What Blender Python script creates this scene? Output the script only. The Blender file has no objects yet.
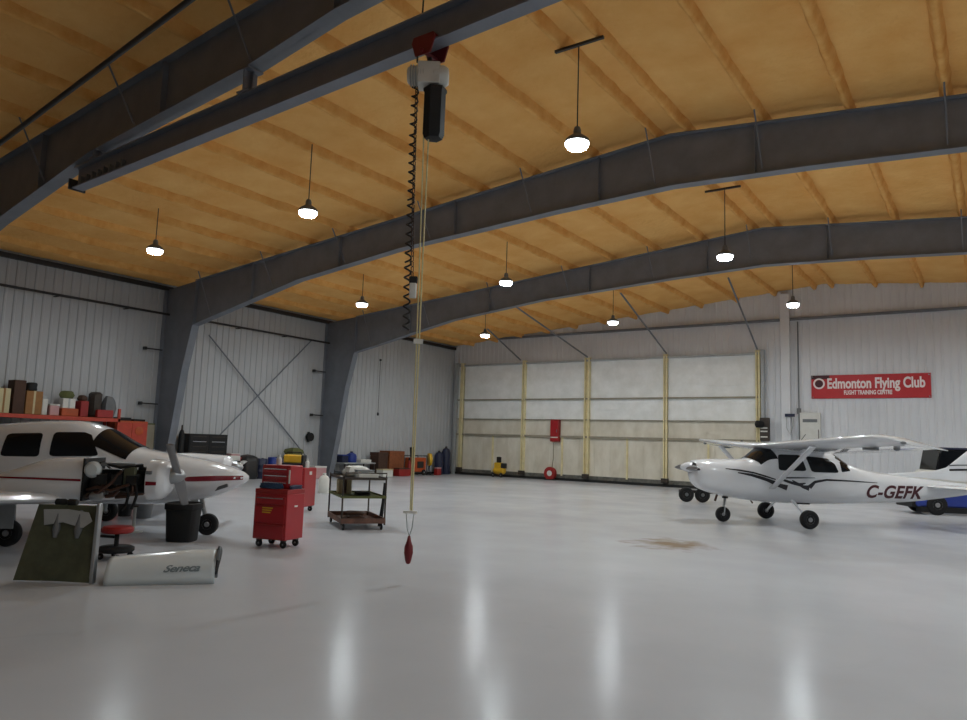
import bpy, bmesh, math, random
from mathutils import Vector, Matrix
random.seed(7)
PI = math.pi
scn = bpy.context.scene
COL = scn.collection

# ------------------------------------------------------------------ camera
FPX, PITCH, ROLL, YAW, EYE = 731.976, 0.115462, -0.032977, -0.609120, 1.75
def cam_axes():
    cy, sy = math.cos(YAW), math.sin(YAW)
    fwd = Vector((sy*math.cos(PITCH), cy*math.cos(PITCH), math.sin(PITCH)))
    r0 = Vector((cy, -sy, 0)); d0 = fwd.cross(r0)
    c, s = math.cos(ROLL), math.sin(ROLL)
    return c*r0+s*d0, -s*r0+c*d0, fwd
RX, DN, FW = cam_axes()
def sight(px, py):
    return RX*((px-483.5)/FPX) + DN*((py-360)/FPX) + FW
def at_y(px, py, Y):
    r = sight(px, py); return Vector((0, 0, EYE)) + r*(Y/r.y)
def at_x(px, py, X):
    r = sight(px, py); return Vector((0, 0, EYE)) + r*(X/r.x)
def at_z(px, py, Z=0):
    r = sight(px, py); return Vector((0, 0, EYE)) + r*((Z-EYE)/r.z)
cam = bpy.data.objects.new('camera', bpy.data.cameras.new('camera'))
COL.objects.link(cam)
m = Matrix((( RX.x, -DN.x, -FW.x), (RX.y, -DN.y, -FW.y), (RX.z, -DN.z, -FW.z))).to_4x4()
m.translation = (0, 0, EYE)
cam.matrix_world = m
cam.data.sensor_fit = 'HORIZONTAL'; cam.data.sensor_width = 36; cam.data.lens = 36*FPX/967
cam.data.clip_end = 200
scn.camera = cam

# ------------------------------------------------------------------ materials
def lin(c):
    return tuple((v/255/12.92 if v/255 <= .04045 else ((v/255+.055)/1.055)**2.4) for v in c)
def mat(name, rgb, rough=.5, metal=0, var=0, vscale=4, bump=0, bscale=30, spec=.5, coat=0, rgb2=None, stretch=(1,1,1)):
    m = bpy.data.materials.new(name); m.use_nodes = True
    nt = m.node_tree; b = nt.nodes['Principled BSDF']
    c = lin(rgb)
    b.inputs['Base Color'].default_value = (*c, 1)
    b.inputs['Roughness'].default_value = rough
    b.inputs['Metallic'].default_value = metal
    b.inputs['Specular IOR Level'].default_value = spec
    b.inputs['Coat Weight'].default_value = coat
    tc = nt.nodes.new('ShaderNodeTexCoord'); mp = nt.nodes.new('ShaderNodeMapping')
    mp.inputs['Scale'].default_value = stretch
    nt.links.new(tc.outputs['Object'], mp.inputs['Vector'])
    if var or rgb2:
        n = nt.nodes.new('ShaderNodeTexNoise'); n.inputs['Scale'].default_value = vscale
        n.inputs['Detail'].default_value = 6; n.inputs['Roughness'].default_value = .6
        nt.links.new(mp.outputs[0], n.inputs['Vector'])
        r = nt.nodes.new('ShaderNodeValToRGB')
        c2 = lin(rgb2) if rgb2 else tuple(v*(1-var) for v in c)
        c1 = c if rgb2 else tuple(min(1, v*(1+var)) for v in c)
        r.color_ramp.elements[0].position = .32; r.color_ramp.elements[1].position = .68
        r.color_ramp.elements[0].color = (*c2, 1); r.color_ramp.elements[1].color = (*c1, 1)
        nt.links.new(n.outputs['Fac'], r.inputs['Fac']); nt.links.new(r.outputs['Color'], b.inputs['Base Color'])
    if bump:
        n2 = nt.nodes.new('ShaderNodeTexNoise'); n2.inputs['Scale'].default_value = bscale; n2.inputs['Detail'].default_value = 5
        nt.links.new(mp.outputs[0], n2.inputs['Vector'])
        bp = nt.nodes.new('ShaderNodeBump'); bp.inputs['Strength'].default_value = bump; bp.inputs['Distance'].default_value = .05
        nt.links.new(n2.outputs['Fac'], bp.inputs['Height']); nt.links.new(bp.outputs['Normal'], b.inputs['Normal'])
    return m
M = {}
M['foam'] = mat('spray foam', (246, 194, 120), .9, var=.14, vscale=.9, bump=.6, bscale=7, spec=.15, rgb2=(236, 174, 98))
M['foam_rib'] = mat('sprayed rib foam', (242, 188, 114), .9, var=.2, vscale=2.5, bump=.6, bscale=9, spec=.15, rgb2=(226, 160, 84))
M['wall'] = mat('white sheet steel shaded tone', (184, 185, 187), .5, var=.05, vscale=.6, spec=.35)  # side wall's weaker light put into a darker tone of the same sheet
M['wall_far'] = mat('white sheet steel lit tone', (218, 219, 222), .5, var=.05, vscale=.5, spec=.35)  # same sheet again, the end wall's stronger light painted in as paler tone
M['steel'] = mat('grey primed steel', (118, 122, 130), .5, var=.12, vscale=1.6, spec=.4)
M['beam'] = mat('blue grey beam paint', (118, 122, 132), .45, var=.1, vscale=2, spec=.4)
M['dark'] = mat('dark pipe paint', (40, 38, 38), .5, var=.1)
M['black'] = mat('black plastic', (19, 19, 20), .7, var=.15, vscale=8)
M['rubber'] = mat('tire rubber', (20, 20, 21), .75, var=.1, vscale=20)
M['white'] = mat('gloss white aircraft paint', (226, 227, 230), .16, var=.02, vscale=2, coat=.6)
M['cowlwhite'] = mat('cowl white paint', (214, 220, 222), .2, var=.03, vscale=3, coat=.4)
M['offwhite'] = mat('off white plastic', (214, 212, 205), .5, var=.05)
M['glass'] = mat('tinted cabin window', (22, 24, 27), .08, spec=.3)
M['stripe_red'] = mat('dark red stripe paint', (122, 22, 36), .25)
M['stripe_black'] = mat('black stripe paint', (32, 30, 36), .3)
M['reg'] = mat('maroon registration paint', (70, 20, 30), .35)
M['red'] = mat('red tool chest enamel', (166, 26, 32), .35, var=.08, vscale=3, coat=.3)
M['redd'] = mat('dull red paint', (150, 34, 32), .5, var=.15, vscale=4)
M['rackred'] = mat('orange red rack paint', (178, 60, 40), .5, var=.12, vscale=5)
M['orange'] = mat('orange enamel', (178, 78, 34), .5, var=.15, vscale=6)
M['brown'] = mat('brown cardboard', (150, 106, 62), .8, var=.12, vscale=6)
M['dkbrown'] = mat('dark brown cardboard', (74, 50, 38), .8, var=.15, vscale=6)
M['wood'] = mat('rust brown wood', (132, 74, 40), .75, var=.2, vscale=8)
M['yellow'] = mat('yellow enamel', (214, 168, 36), .5, var=.1, vscale=6)
M['post'] = mat('cream yellow door post', (228, 214, 168), .55, var=.1, vscale=3)
M['doorwhite'] = mat('white door sheet', (246, 246, 244), .5, var=.06, vscale=1.5, rgb2=(230, 230, 226))
M['doorbeige'] = mat('scuffed beige door sheet', (228, 221, 206), .6, rgb2=(206, 197, 178), vscale=1.6, stretch=(1, 1, .5))
M['doorrail'] = mat('tan door rail', (150, 142, 124), .6, var=.1, vscale=3)
M['green'] = mat('olive green primer', (94, 97, 74), .45, rgb2=(72, 75, 58), vscale=5)
M['alu'] = mat('bare aluminium', (176, 178, 180), .35, metal=.8, var=.05)
M['chrome'] = mat('bright metal', (200, 200, 204), .2, metal=1)
M['hub'] = mat('grey wheel hub', (150, 150, 152), .4, metal=.3)
M['iron'] = mat('worn dark iron', (70, 62, 56), .6, metal=.4, var=.25, vscale=6)
M['rust'] = mat('rusty tray steel', (128, 92, 76), .65, metal=.2, rgb2=(84, 62, 54), vscale=5)
M['grey'] = mat('grey plastic', (112, 114, 116), .6, var=.1)
M['ltgrey'] = mat('light grey metal', (170, 172, 172), .5, var=.08)
M['ltgrey2'] = mat('grey script paint', (124, 134, 138), .5)
M['blue'] = mat('blue plastic', (28, 52, 132), .45, var=.1, vscale=5)
M['bluepaint'] = mat('deep blue vehicle paint', (34, 58, 148), .3, var=.06, coat=.4)
M['navy'] = mat('navy plastic', (28, 34, 62), .5, var=.12, vscale=5)
M['cloth'] = mat('blue cloth', (44, 66, 96), .9, var=.2, vscale=20)
M['olive'] = mat('olive cloth', (94, 98, 58), .9, var=.2, vscale=10)
M['cream'] = mat('cream cardboard', (200, 186, 146), .75, var=.06)
M['pink'] = mat('pale pink plastic', (196, 150, 150), .6, var=.08)
M['rope'] = mat('pale yellow rope', (212, 200, 152), .8, var=.1, vscale=40)
M['chain'] = mat('dark chain steel', (60, 42, 36), .5, metal=.4)
M['hookred'] = mat('dark red hook paint', (112, 26, 32), .5)
M['sign'] = mat('red banner vinyl', (190, 38, 44), .5, var=.06, vscale=3)
M['signwhite'] = mat('white banner print', (240, 226, 224), .6)
M['signdark'] = mat('dark banner print', (70, 24, 30), .6)
M['engine'] = mat('oily engine castings', (48, 48, 48), .45, metal=.3, rgb2=(22, 22, 24), vscale=9)
M['exhaust'] = mat('heat stained exhaust', (96, 72, 62), .45, metal=.6, var=.2, vscale=8)
M['seal'] = mat('black door seal', (26, 26, 26), .7)
M['dirty'] = mat('dirty door foot', (120, 118, 110), .7, rgb2=(80, 78, 72), vscale=4)

# floor: glossy painted concrete with scuffs and one brown stain
def floor_mat():
    m = bpy.data.materials.new('glossy painted floor'); m.use_nodes = True
    nt = m.node_tree; b = nt.nodes['Principled BSDF']; N = nt.nodes.new; L = nt.links.new
    tc = N('ShaderNodeTexCoord')
    n = N('ShaderNodeTexNoise'); n.inputs['Scale'].default_value = .35; n.inputs['Detail'].default_value = 8
    L(tc.outputs['Object'], n.inputs['Vector'])
    r = N('ShaderNodeValToRGB')
    r.color_ramp.elements[0].position = .3; r.color_ramp.elements[0].color = (*lin((178, 179, 183)), 1)
    r.color_ramp.elements[1].position = .7; r.color_ramp.elements[1].color = (*lin((192, 193, 197)), 1)
    L(n.outputs['Fac'], r.inputs['Fac'])
    # stain: elongated patch
    mp = N('ShaderNodeMapping'); s = at_z(671, 544)
    mp.vector_type = 'TEXTURE'
    mp.inputs['Location'].default_value = (s.x, s.y, 0); mp.inputs['Rotation'].default_value = (0, 0, math.radians(33)); mp.inputs['Scale'].default_value = (.85, .95, 1)
    L(tc.outputs['Object'], mp.inputs['Vector'])
    ln = N('ShaderNodeVectorMath'); ln.operation = 'LENGTH'; L(mp.outputs[0], ln.inputs[0])
    n3 = N('ShaderNodeTexNoise'); n3.inputs['Scale'].default_value = 2.6; n3.inputs['Detail'].default_value = 6; L(tc.outputs['Object'], n3.inputs['Vector'])
    ad = N('ShaderNodeMath'); ad.operation = 'MULTIPLY_ADD'; L(n3.outputs['Fac'], ad.inputs[0]); ad.inputs[1].default_value = 2.4; L(ln.outputs['Value'], ad.inputs[2])
    mr = N('ShaderNodeMapRange'); L(ad.outputs[0], mr.inputs['Value'])
    mr.inputs['From Min'].default_value = 1.35; mr.inputs['From Max'].default_value = 2.25; mr.inputs['To Min'].default_value = 1.0; mr.inputs['To Max'].default_value = 0
    mx = N('ShaderNodeMixRGB'); L(mr.outputs[0], mx.inputs['Fac']); L(r.outputs['Color'], mx.inputs['Color1']); mx.inputs['Color2'].default_value = (*lin((140, 120, 100)), 1)
    # scuffs
    n4 = N('ShaderNodeTexNoise'); n4.inputs['Scale'].default_value = 1.3; n4.inputs['Detail'].default_value = 10; n4.inputs['Distortion'].default_value = 1.5
    L(tc.outputs['Object'], n4.inputs['Vector'])
    m4 = N('ShaderNodeMapRange'); L(n4.outputs['Fac'], m4.inputs['Value']); m4.inputs['From Min'].default_value = .66; m4.inputs['From Max'].default_value = .74; m4.inputs['To Max'].default_value = .1
    mx2 = N('ShaderNodeMixRGB'); L(m4.outputs[0], mx2.inputs['Fac']); L(mx.outputs[0], mx2.inputs['Color1']); mx2.inputs['Color2'].default_value = (*lin((150, 150, 150)), 1)
    L(mx2.outputs[0], b.inputs['Base Color'])
    b.inputs['Specular IOR Level'].default_value = .03
    n2 = N('ShaderNodeTexNoise'); n2.inputs['Scale'].default_value = 1.1; n2.inputs['Detail'].default_value = 6; L(tc.outputs['Object'], n2.inputs['Vector'])
    rr = N('ShaderNodeMapRange'); L(n2.outputs['Fac'], rr.inputs['Value']); rr.inputs['To Min'].default_value = .14; rr.inputs['To Max'].default_value = .26
    L(rr.outputs[0], b.inputs['Roughness'])
    n5 = N('ShaderNodeTexNoise'); n5.inputs['Scale'].default_value = 2.2; L(tc.outputs['Object'], n5.inputs['Vector'])
    bp = N('ShaderNodeBump'); bp.inputs['Strength'].default_value = .06; bp.inputs['Distance'].default_value = .03
    L(n5.outputs['Fac'], bp.inputs['Height']); L(bp.outputs['Normal'], b.inputs['Normal'])
    return m
M['floor'] = floor_mat()
def emit(name, rgb, s):
    m = bpy.data.materials.new(name); m.use_nodes = True
    nt = m.node_tree; nt.nodes.remove(nt.nodes['Principled BSDF'])
    e = nt.nodes.new('ShaderNodeEmission'); e.inputs['Color'].default_value = (*rgb, 1); e.inputs['Strength'].default_value = s
    nt.links.new(e.outputs[0], nt.nodes['Material Output'].inputs['Surface'])
    return m
M['lamp'] = emit('lit lamp lens', (.86, .96, 1.0), 520)
M['lamp_rim'] = emit('lit lamp diffuser rim', (.9, .97, 1.0), 14)

# ------------------------------------------------------------------ mesh builder
class MB:
    def __init__(s): s.v = []; s.f = []
    def add(s, vs, fs):
        o = len(s.v); s.v += [tuple(x) for x in vs]; s.f += [tuple(i+o for i in f) for f in fs]; return s
    def box(s, c, d, rz=0, R=None):
        x, y, z = d[0]/2, d[1]/2, d[2]/2
        R = R or Matrix.Rotation(rz, 3, 'Z')
        vs = [Vector(c)+R@Vector(p) for p in ((-x,-y,-z),(x,-y,-z),(x,y,-z),(-x,y,-z),(-x,-y,z),(x,-y,z),(x,y,z),(-x,y,z))]
        return s.add(vs, [(0,3,2,1),(4,5,6,7),(0,1,5,4),(1,2,6,5),(2,3,7,6),(3,0,4,7)])
    def span(s, a, b):
        return s.box([(a[i]+b[i])/2 for i in range(3)], [abs(b[i]-a[i]) for i in range(3)])
    def tube(s, pts, r, n=10, caps=True):
        pts = [Vector(p) for p in pts]; k = len(pts); rs = r if isinstance(r, (list, tuple)) else [r]*k
        vs = []; prev = None
        for i, p in enumerate(pts):
            t = (pts[min(i+1, k-1)]-pts[max(i-1, 0)])
            t = t.normalized() if t.length > 1e-9 else Vector((0,0,1))
            if prev is None:
                u = t.orthogonal().normalized()
            else:
                u = prev - t*prev.dot(t); u = u.normalized() if u.length > 1e-6 else t.orthogonal().normalized()
            prev = u; w = t.cross(u)
            for j in range(n):
                a = 2*PI*j/n; vs.append(p+(u*math.cos(a)+w*math.sin(a))*rs[i])
        fs = [(i*n+j, i*n+(j+1) % n, (i+1)*n+(j+1) % n, (i+1)*n+j) for i in range(k-1) for j in range(n)]
        if caps: fs += [tuple(range(n))[::-1], tuple((k-1)*n+j for j in range(n))]
        return s.add(vs, fs)
    def cyl(s, a, b, r, r2=None, n=18): return s.tube([a, b], [r, r if r2 is None else r2], n)
    def lathe(s, prof, c=(0,0,0), axis=(0,0,1), n=28):
        ax = Vector(axis).normalized(); u = ax.orthogonal().normalized(); w = ax.cross(u); c = Vector(c); k = len(prof)
        vs = [c+ax*h+(u*math.cos(2*PI*j/n)+w*math.sin(2*PI*j/n))*max(r, 1e-4) for r, h in prof for j in range(n)]
        fs = [(i*n+j, i*n+(j+1) % n, (i+1)*n+(j+1) % n, (i+1)*n+j) for i in range(k-1) for j in range(n)]
        fs += [tuple(range(n))[::-1], tuple((k-1)*n+j for j in range(n))]
        return s.add(vs, fs)
    def ball(s, c, r, n=14):
        rx, ry, rz = r if isinstance(r, (tuple, list)) else (r, r, r)
        k = n//2; vs = []
        for i in range(k+1):
            a = PI*i/k
            for j in range(n):
                b = 2*PI*j/n; q = max(math.sin(a), 1e-3)
                vs.append((c[0]+rx*q*math.cos(b), c[1]+ry*q*math.sin(b), c[2]-rz*math.cos(a)))
        fs = [(i*n+j, i*n+(j+1) % n, (i+1)*n+(j+1) % n, (i+1)*n+j) for i in range(k) for j in range(n)]
        fs += [tuple(range(n))[::-1], tuple(k*n+j for j in range(n))]
        return s.add(vs, fs)
    def prism(s, poly, f0, f1):
        """poly: 2d points; f0/f1 map (a,b) to the two 3d ends"""
        n = len(poly)
        vs = [f0(*p) for p in poly]+[f1(*p) for p in poly]
        return s.add(vs, [tuple(range(n))[::-1], tuple(range(n, 2*n))]+[(i, (i+1) % n, n+(i+1) % n, n+i) for i in range(n)])
    def xz(s, poly, y0, y1): return s.prism(poly, lambda a, b: (a, y0, b), lambda a, b: (a, y1, b))
    def build(s, name, material, parent=None, smooth=35, bev=0, seg=2, loc=None, rz=0, tags=None):
        me = bpy.data.meshes.new(name); me.from_pydata(s.v, [], s.f); me.validate()
        bm = bmesh.new(); bm.from_mesh(me); bmesh.ops.recalc_face_normals(bm, faces=bm.faces)
        bm.to_mesh(me); bm.free()
        me.materials.append(material if not isinstance(material, str) else M[material])
        if smooth:
            me.shade_smooth(); me.set_sharp_from_angle(angle=math.radians(smooth))
        o = bpy.data.objects.new(name, me); COL.objects.link(o)
        if parent: o.parent = parent
        if loc is not None: o.location = loc
        if rz: o.rotation_euler.z = rz
        if bev:
            b = o.modifiers.new('bevel', 'BEVEL'); b.width = bev; b.segments = seg; b.limit_method = 'ANGLE'; b.angle_limit = math.radians(40)
        if tags: tag(o, *tags)
        return o
def tag(o, label=None, cat=None, group=None, kind=None):
    if label: o['label'] = label
    if cat: o['category'] = cat
    if group: o['group'] = group
    if kind: o['kind'] = kind
    return o
def thing(name, label, cat, loc=(0,0,0), rz=0, group=None, kind=None):
    o = bpy.data.objects.new(name, None); COL.objects.link(o); o.empty_display_size = .2
    o.location = loc; o.rotation_euler = (0, 0, rz)
    return tag(o, label, cat, group, kind)
def dup(root, loc, rz=0, label=None):
    r = root.copy(); COL.objects.link(r); r.location = loc; r.rotation_euler = (0, 0, rz)
    if label: r['label'] = label
    for ch in list(root.children):
        c = ch.copy(); COL.objects.link(c); c.parent = r
        for g in ch.children:
            d = g.copy(); COL.objects.link(d); d.parent = c
    return r
def text_mesh(body, size, shear=0, fat=0, spacing=1.0, align='LEFT'):
    cu = bpy.data.curves.new('t', 'FONT'); cu.body = body; cu.size = size; cu.shear = shear; cu.offset = fat
    cu.space_character = spacing; cu.align_x = align; cu.resolution_u = 4
    ob = bpy.data.objects.new('t', cu); COL.objects.link(ob)
    dg = bpy.context.evaluated_depsgraph_get()
    me = bpy.data.meshes.new_from_object(ob.evaluated_get(dg))
    vs = [tuple(v.co) for v in me.vertices]; fs = [tuple(p.vertices) for p in me.polygons]
    bpy.data.objects.remove(ob); bpy.data.curves.remove(cu); bpy.data.meshes.remove(me)
    return vs, fs

# ------------------------------------------------------------------ hall dimensions
XL, XRW, YB, YF = -26.68, 14.62, -9.0, 35.2
XR, ZR, ZE = -6.03, 9.25, 7.45
SL = (ZR-ZE)/(XR-XL)
def roof(x): return ZR - SL*abs(x-XR)
DECK = .2
def S(name, mb, material, label, cat='building part', smooth=35, bev=0):
    o = mb.build(name, material, smooth=smooth, bev=bev); return tag(o, label, cat, None, 'structure')

fl = MB(); fl.span((XL-.3, YB-.3, -.25), (XRW+.3, YF+.4, 0))
S('floor', fl, 'floor', 'glossy pale grey painted hangar floor', 'floor')

# ceiling deck with slightly lumpy foam
def ceiling():
    b = MB(); nx, ny = 120, 90
    xs = [XL + (XRW-XL)*i/nx for i in range(nx+1)]
    xs = sorted(set(xs+[XR])); ys = [YB+(YF-YB)*j/ny for j in range(ny+1)]
    vs = []
    for x in xs:
        for y in ys: vs.append((x, y, roof(x)+DECK+.018*math.sin(x*4.1+y*1.7)*math.sin(y*2.3-x)))
    n = len(ys); k = len(xs)
    vs += [(x, y, z+.25) for x, y, z in vs]
    fs = [(i*n+j, i*n+j+1, (i+1)*n+j+1, (i+1)*n+j) for i in range(k-1) for j in range(n-1)]
    o = k*n
    fs += [tuple(o+a for a in f[::-1]) for f in fs]
    b.add(vs, fs)
    return b
S('ceiling', ceiling(), 'foam', 'orange tan spray foamed roof underside', 'ceiling')

# foamed purlins running the length of the hall
purlx = [-6.4-1.72*k for k in range(12)]
purlx = sorted([x for x in purlx if x > XL+.4]+[2*XR-x for x in purlx if 2*XR-x < XRW-.4])
for i, px in enumerate(purlx):
    b = MB(); rnd = random.Random(i); ny = 110
    prof = [(-.13, .24), (-.085, .12), (-.06, .03), (-.03, 0), (.03, 0), (.06, .03), (.085, .12), (.13, .24)]
    vs = []
    for j in range(ny+1):
        y = YB+(YF-YB)*j/ny
        w = 1+.18*rnd.uniform(-1, 1); dz = rnd.uniform(-.02, .02)
        for (a, h) in prof: vs.append((px+a*w, y, roof(px)+h+(dz if h < .1 else 0)))
    n = len(prof)
    b.add(vs, [(j*n+k, j*n+k+1, (j+1)*n+k+1, (j+1)*n+k) for j in range(ny) for k in range(n-1)])
    o = b.build('roof_purlin', 'foam_rib', smooth=60)
    tag(o, 'foam covered roof purlin running along the hall ceiling', 'roof purlin', 'roof purlins', 'structure')

# ribbed sheet walls
def ribbed(a0, a1, z0, ztop, put, pitch=.3, d=.03, mb=None):
    b = mb or MB(); pts = []
    n = max(1, round((a1-a0)/pitch)); p = (a1-a0)/n
    for i in range(n):
        s = a0+i*p
        pts += [(s, 0), (s+p*.62, 0), (s+p*.7, d), (s+p*.9, d), (s+p*.98, 0)]
    pts.append((a1, 0))
    vs = []
    for a, o in pts: vs += [put(a, o, z0), put(a, o, ztop(a))]
    b.add(vs, [(2*i, 2*i+2, 2*i+3, 2*i+1) for i in range(len(pts)-1)])
    # back sheet gives the wall thickness
    vs = [put(a0, -.12, z0), put(a1, -.12, z0)]; nn = 12
    top = [put(a1+(a0-a1)*i/nn, -.12, ztop(a1+(a0-a1)*i/nn)) for i in range(nn+1)]
    b.add(vs+top, [tuple(range(len(vs)+len(top)))])
    return b
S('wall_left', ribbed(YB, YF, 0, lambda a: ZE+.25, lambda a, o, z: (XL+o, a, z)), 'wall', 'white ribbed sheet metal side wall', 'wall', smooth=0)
S('wall_right', ribbed(YB, YF, 0, lambda a: ZE+.25, lambda a, o, z: (XRW-o, a, z)), 'wall', 'white ribbed sheet metal wall out of view', 'wall', smooth=0)
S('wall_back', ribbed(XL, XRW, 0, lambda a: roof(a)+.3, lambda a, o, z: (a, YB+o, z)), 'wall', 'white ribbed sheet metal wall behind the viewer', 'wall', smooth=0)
DX0, DX1, DZ = -26.2, -8.72, 6.45
fw = ribbed(XL, DX0, 0, lambda a: roof(a)+.3, lambda a, o, z: (a, YF-o, z))
ribbed(DX1, XRW, 0, lambda a: roof(a)+.3, lambda a, o, z: (a, YF-o, z), mb=fw)
ribbed(DX0, DX1, DZ, lambda a: roof(a)+.3, lambda a, o, z: (a, YF-o, z), mb=fw)
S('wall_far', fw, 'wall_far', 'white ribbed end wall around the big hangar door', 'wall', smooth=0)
# trims
S('trim_1', MB().span((XL+.03, YB, ZE-.06), (XL+.16, YF-.1, ZE+.1)), 'dark', 'dark eave strut along the top of the side wall', 'trim')
S('trim_2', MB().span((XL+.1, YF-.16, 7.86), (XRW, YF-.06, 7.98)), 'steel', 'dark girt line across the end wall gable', 'trim')
S('trim_3', MB().span((-7.85, YF-.3, 0), (-7.45, YF-.05, roof(-7.65))), 'wall_far', 'white boxed column on the end wall beside the door', 'trim', bev=.02)
S('baseboard_left', MB().span((XL+.045, YB, 0), (XL+.08, YF-.1, .12)), 'seal', 'dark base strip of the side wall', 'baseboard')
S('baseboard_far', MB().span((DX1, YF-.09, 0), (XRW, YF-.05, .14)), 'seal', 'dark base strip of the end wall', 'baseboard')
for p, q, dx, lb in (((209, 335), (305, 455), .16, 'thin steel brace rod on the side wall sloping down towards the far column'), ((312, 340), (215, 440), .21, 'thin steel brace rod on the side wall sloping up towards the far column')):
    S('cross_brace', MB().cyl(at_x(*p, XL+dx), at_x(*q, XL+dx), .03, n=8), 'steel', lb, 'brace')
for (x0, y0), (x1, y1), Y0 in (((503, 293), (587, 355), 26.6), ((609, 293), (666, 350), 29.3), ((472, 336), (520, 362), 31.5), ((716, 286), (757, 352), 30.5)):
    e = at_y(x1, y1, YF-.25); sx = at_y(x0, y0, Y0)
    S('door_strut', MB().cyl((e.x, Y0, roof(e.x)+.05), (e.x, YF-.2, 6.6), .04, n=8), 'steel', 'slanting strut from the roof down to the hangar door header', 'brace')['group'] = 'door header struts'

# ------------------------------------------------------------------ steel frames
def frame(Y, label, haunch=None):
    root = thing('steel_frame', label, 'steel frame', (0, Y, 0), kind='structure')
    botL = haunch or [(-24.6, 5.88), (-18.9, 7.02), (-14.4, 7.52), (-11.6, 7.68), (-9.1, 7.83), (XR, 7.95)]
    bot = botL + [(2*XR-x, z) for x, z in ([(-24.6, 5.88), (-18.9, 7.02), (-14.4, 7.52), (-11.6, 7.68), (-9.1, 7.83)])[::-1]]
    topL = [(XL+.06, ZE-.02), (XR, ZR-.02), (XRW-.06, ZE-.02)]
    t, fwd = .012, .15
    # rafter: web and flanges
    r = MB()
    top = []
    for i in range(len(topL)-1):
        top.append(topL[i])
    top.append(topL[-1])
    n = len(bot)
    tz = [(x, roof(x)-.02) for x, _ in bot]
    for i in range(n-1):
        for yy in (-t, t):
            pass
        a, c, d, e = bot[i], bot[i+1], tz[i+1], tz[i]
        r.xz([a, c, d, e], -t, t)
    def strip(mb, pts, th=.022, w=fwd):
        for (x0, z0), (x1, z1) in zip(pts, pts[1:]):
            dx, dz = x1-x0, z1-z0; L = math.hypot(dx, dz); nx, nz = -dz/L*th, dx/L*th
            mb.xz([(x0, z0), (x1, z1), (x1+nx, z1+nz), (x0+nx, z0+nz)], -w, w)
    strip(r, bot); strip(r, [(x, z-.022) for x, z in tz])
    r.build('rafter', 'steel', root, smooth=0)
    for s in (0, 1):
        c = MB(); mx = (lambda x: x) if s == 0 else (lambda x: 2*XR-x)
        inner = [(-25.85, 0), (-25.5, 1.7), (-25.06, 4.2), (-24.6, 5.88)]
        poly = [(mx(XL+.06), 0)]+[(mx(x), z) for x, z in inner]+[(mx(-24.6), roof(-24.6)-.02), (mx(XL+.06), ZE-.02)]
        c.xz(poly, -t, t)
        strip(c, [(mx(x), z) for x, z in inner]); strip(c, [(mx(XL+.07), 0), (mx(XL+.07), ZE-.02)])
        strip(c, [(mx(-24.6), 5.88), (mx(-24.6), roof(-24.6)-.05)])
        c.box((mx(-26.2), 0, .015), (1.1, .42, .03))
        c.build('column', 'steel', root, smooth=0)
    st = MB()
    for x in (-21.3, -17, -12.4, -7.9, -4.1, .4, 4.9):
        i = max(k for k in range(n-1) if bot[k][0] <= x); (x0, z0), (x1, z1) = bot[i], bot[i+1]
        zb = z0+(z1-z0)*(x-x0)/(x1-x0)
        st.box((x, 0, (zb+roof(x))/2), (.018, .26, roof(x)-zb-.06))
    st.build('stiffener', 'steel', root, smooth=0)
    br = MB()
    for px in purlx[1::2]:
        i = max([k for k in range(n-1) if bot[k][0] <= px] or [0]); (x0, z0), (x1, z1) = bot[i], bot[i+1]
        zb = z0+(z1-z0)*(px-x0)/(x1-x0)
        if px < -24 or px > 12: continue
        br.cyl((px, -.75, roof(px)+.05), (px, -.1, zb+.1), .018, n=6)
        br.cyl((px, .75, roof(px)+.05), (px, .1, zb+.1), .018, n=6)
    br.build('flange_brace', 'steel', root, smooth=0)
    gb = MB()
    for z in (2.9, 5.0):
        gb.box((XL+.22, -.5, z), (.06, .7, .05)); gb.box((XL+.17, -.82, z), (.16, .08, .12))
    gb.build('girt_bracket', 'dark', root, smooth=0)
    return root
F1, F2, F3 = 7.2, 16.2, 24.73
frame(F1, 'grey steel roof frame nearest the viewer, crossing above the hoist beam',
      [(-24.6, 5.0), (-19, 6.55), (-14.8, 7.38), (-10, 7.80), (-7.9, 8.14), (XR, 8.28)])
frame(F2, 'grey steel roof frame in the middle, with its column behind the twin airplane nose')
frame(F3, 'grey steel roof frame nearest the hangar door')

# ------------------------------------------------------------------ hangar door
door = thing('door_1', 'wide white and beige hangar door with yellow posts', 'hangar door', (0, YF-.1, 0), kind='structure')
def seams(b, z0, z1, k, vertical=False):
    pass
up = MB(); up.span((DX0, -.03, 3.24), (DX1, .05, DZ))
for z in (3.8, 4.95, 5.5, 6.0): up.span((DX0, -.045, z-.012), (DX1, -.03, z+.012))
up.build('upper_panel', 'doorwhite', door)
lo = MB(); lo.span((DX0, -.03, .3), (DX1, .05, 3.24))
x = DX0
while x < DX1-.3:
    lo.span((x, -.045, .3), (x+.03, -.03, 2.3)); x += .9
lo.build('lower_panel', 'doorbeige', door)
MB().span((DX0, -.05, .13), (DX1, .05, .32)).build('foot_panel', 'dirty', door)
MB().span((DX0-.1, -.12, 0), (DX1+.1, .06, .13)).build('bottom_seal', 'seal', door)
for z, w, mt in ((4.36, .07, 'doorrail'), (3.24, .04, 'doorrail'), (2.34, .1, 'doorrail'), (6.4, .1, 'ltgrey')):
    MB().span((DX0, -.16, z-w/2), (DX1, -.03, z+w/2)).build('rail', mt, door)
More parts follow.
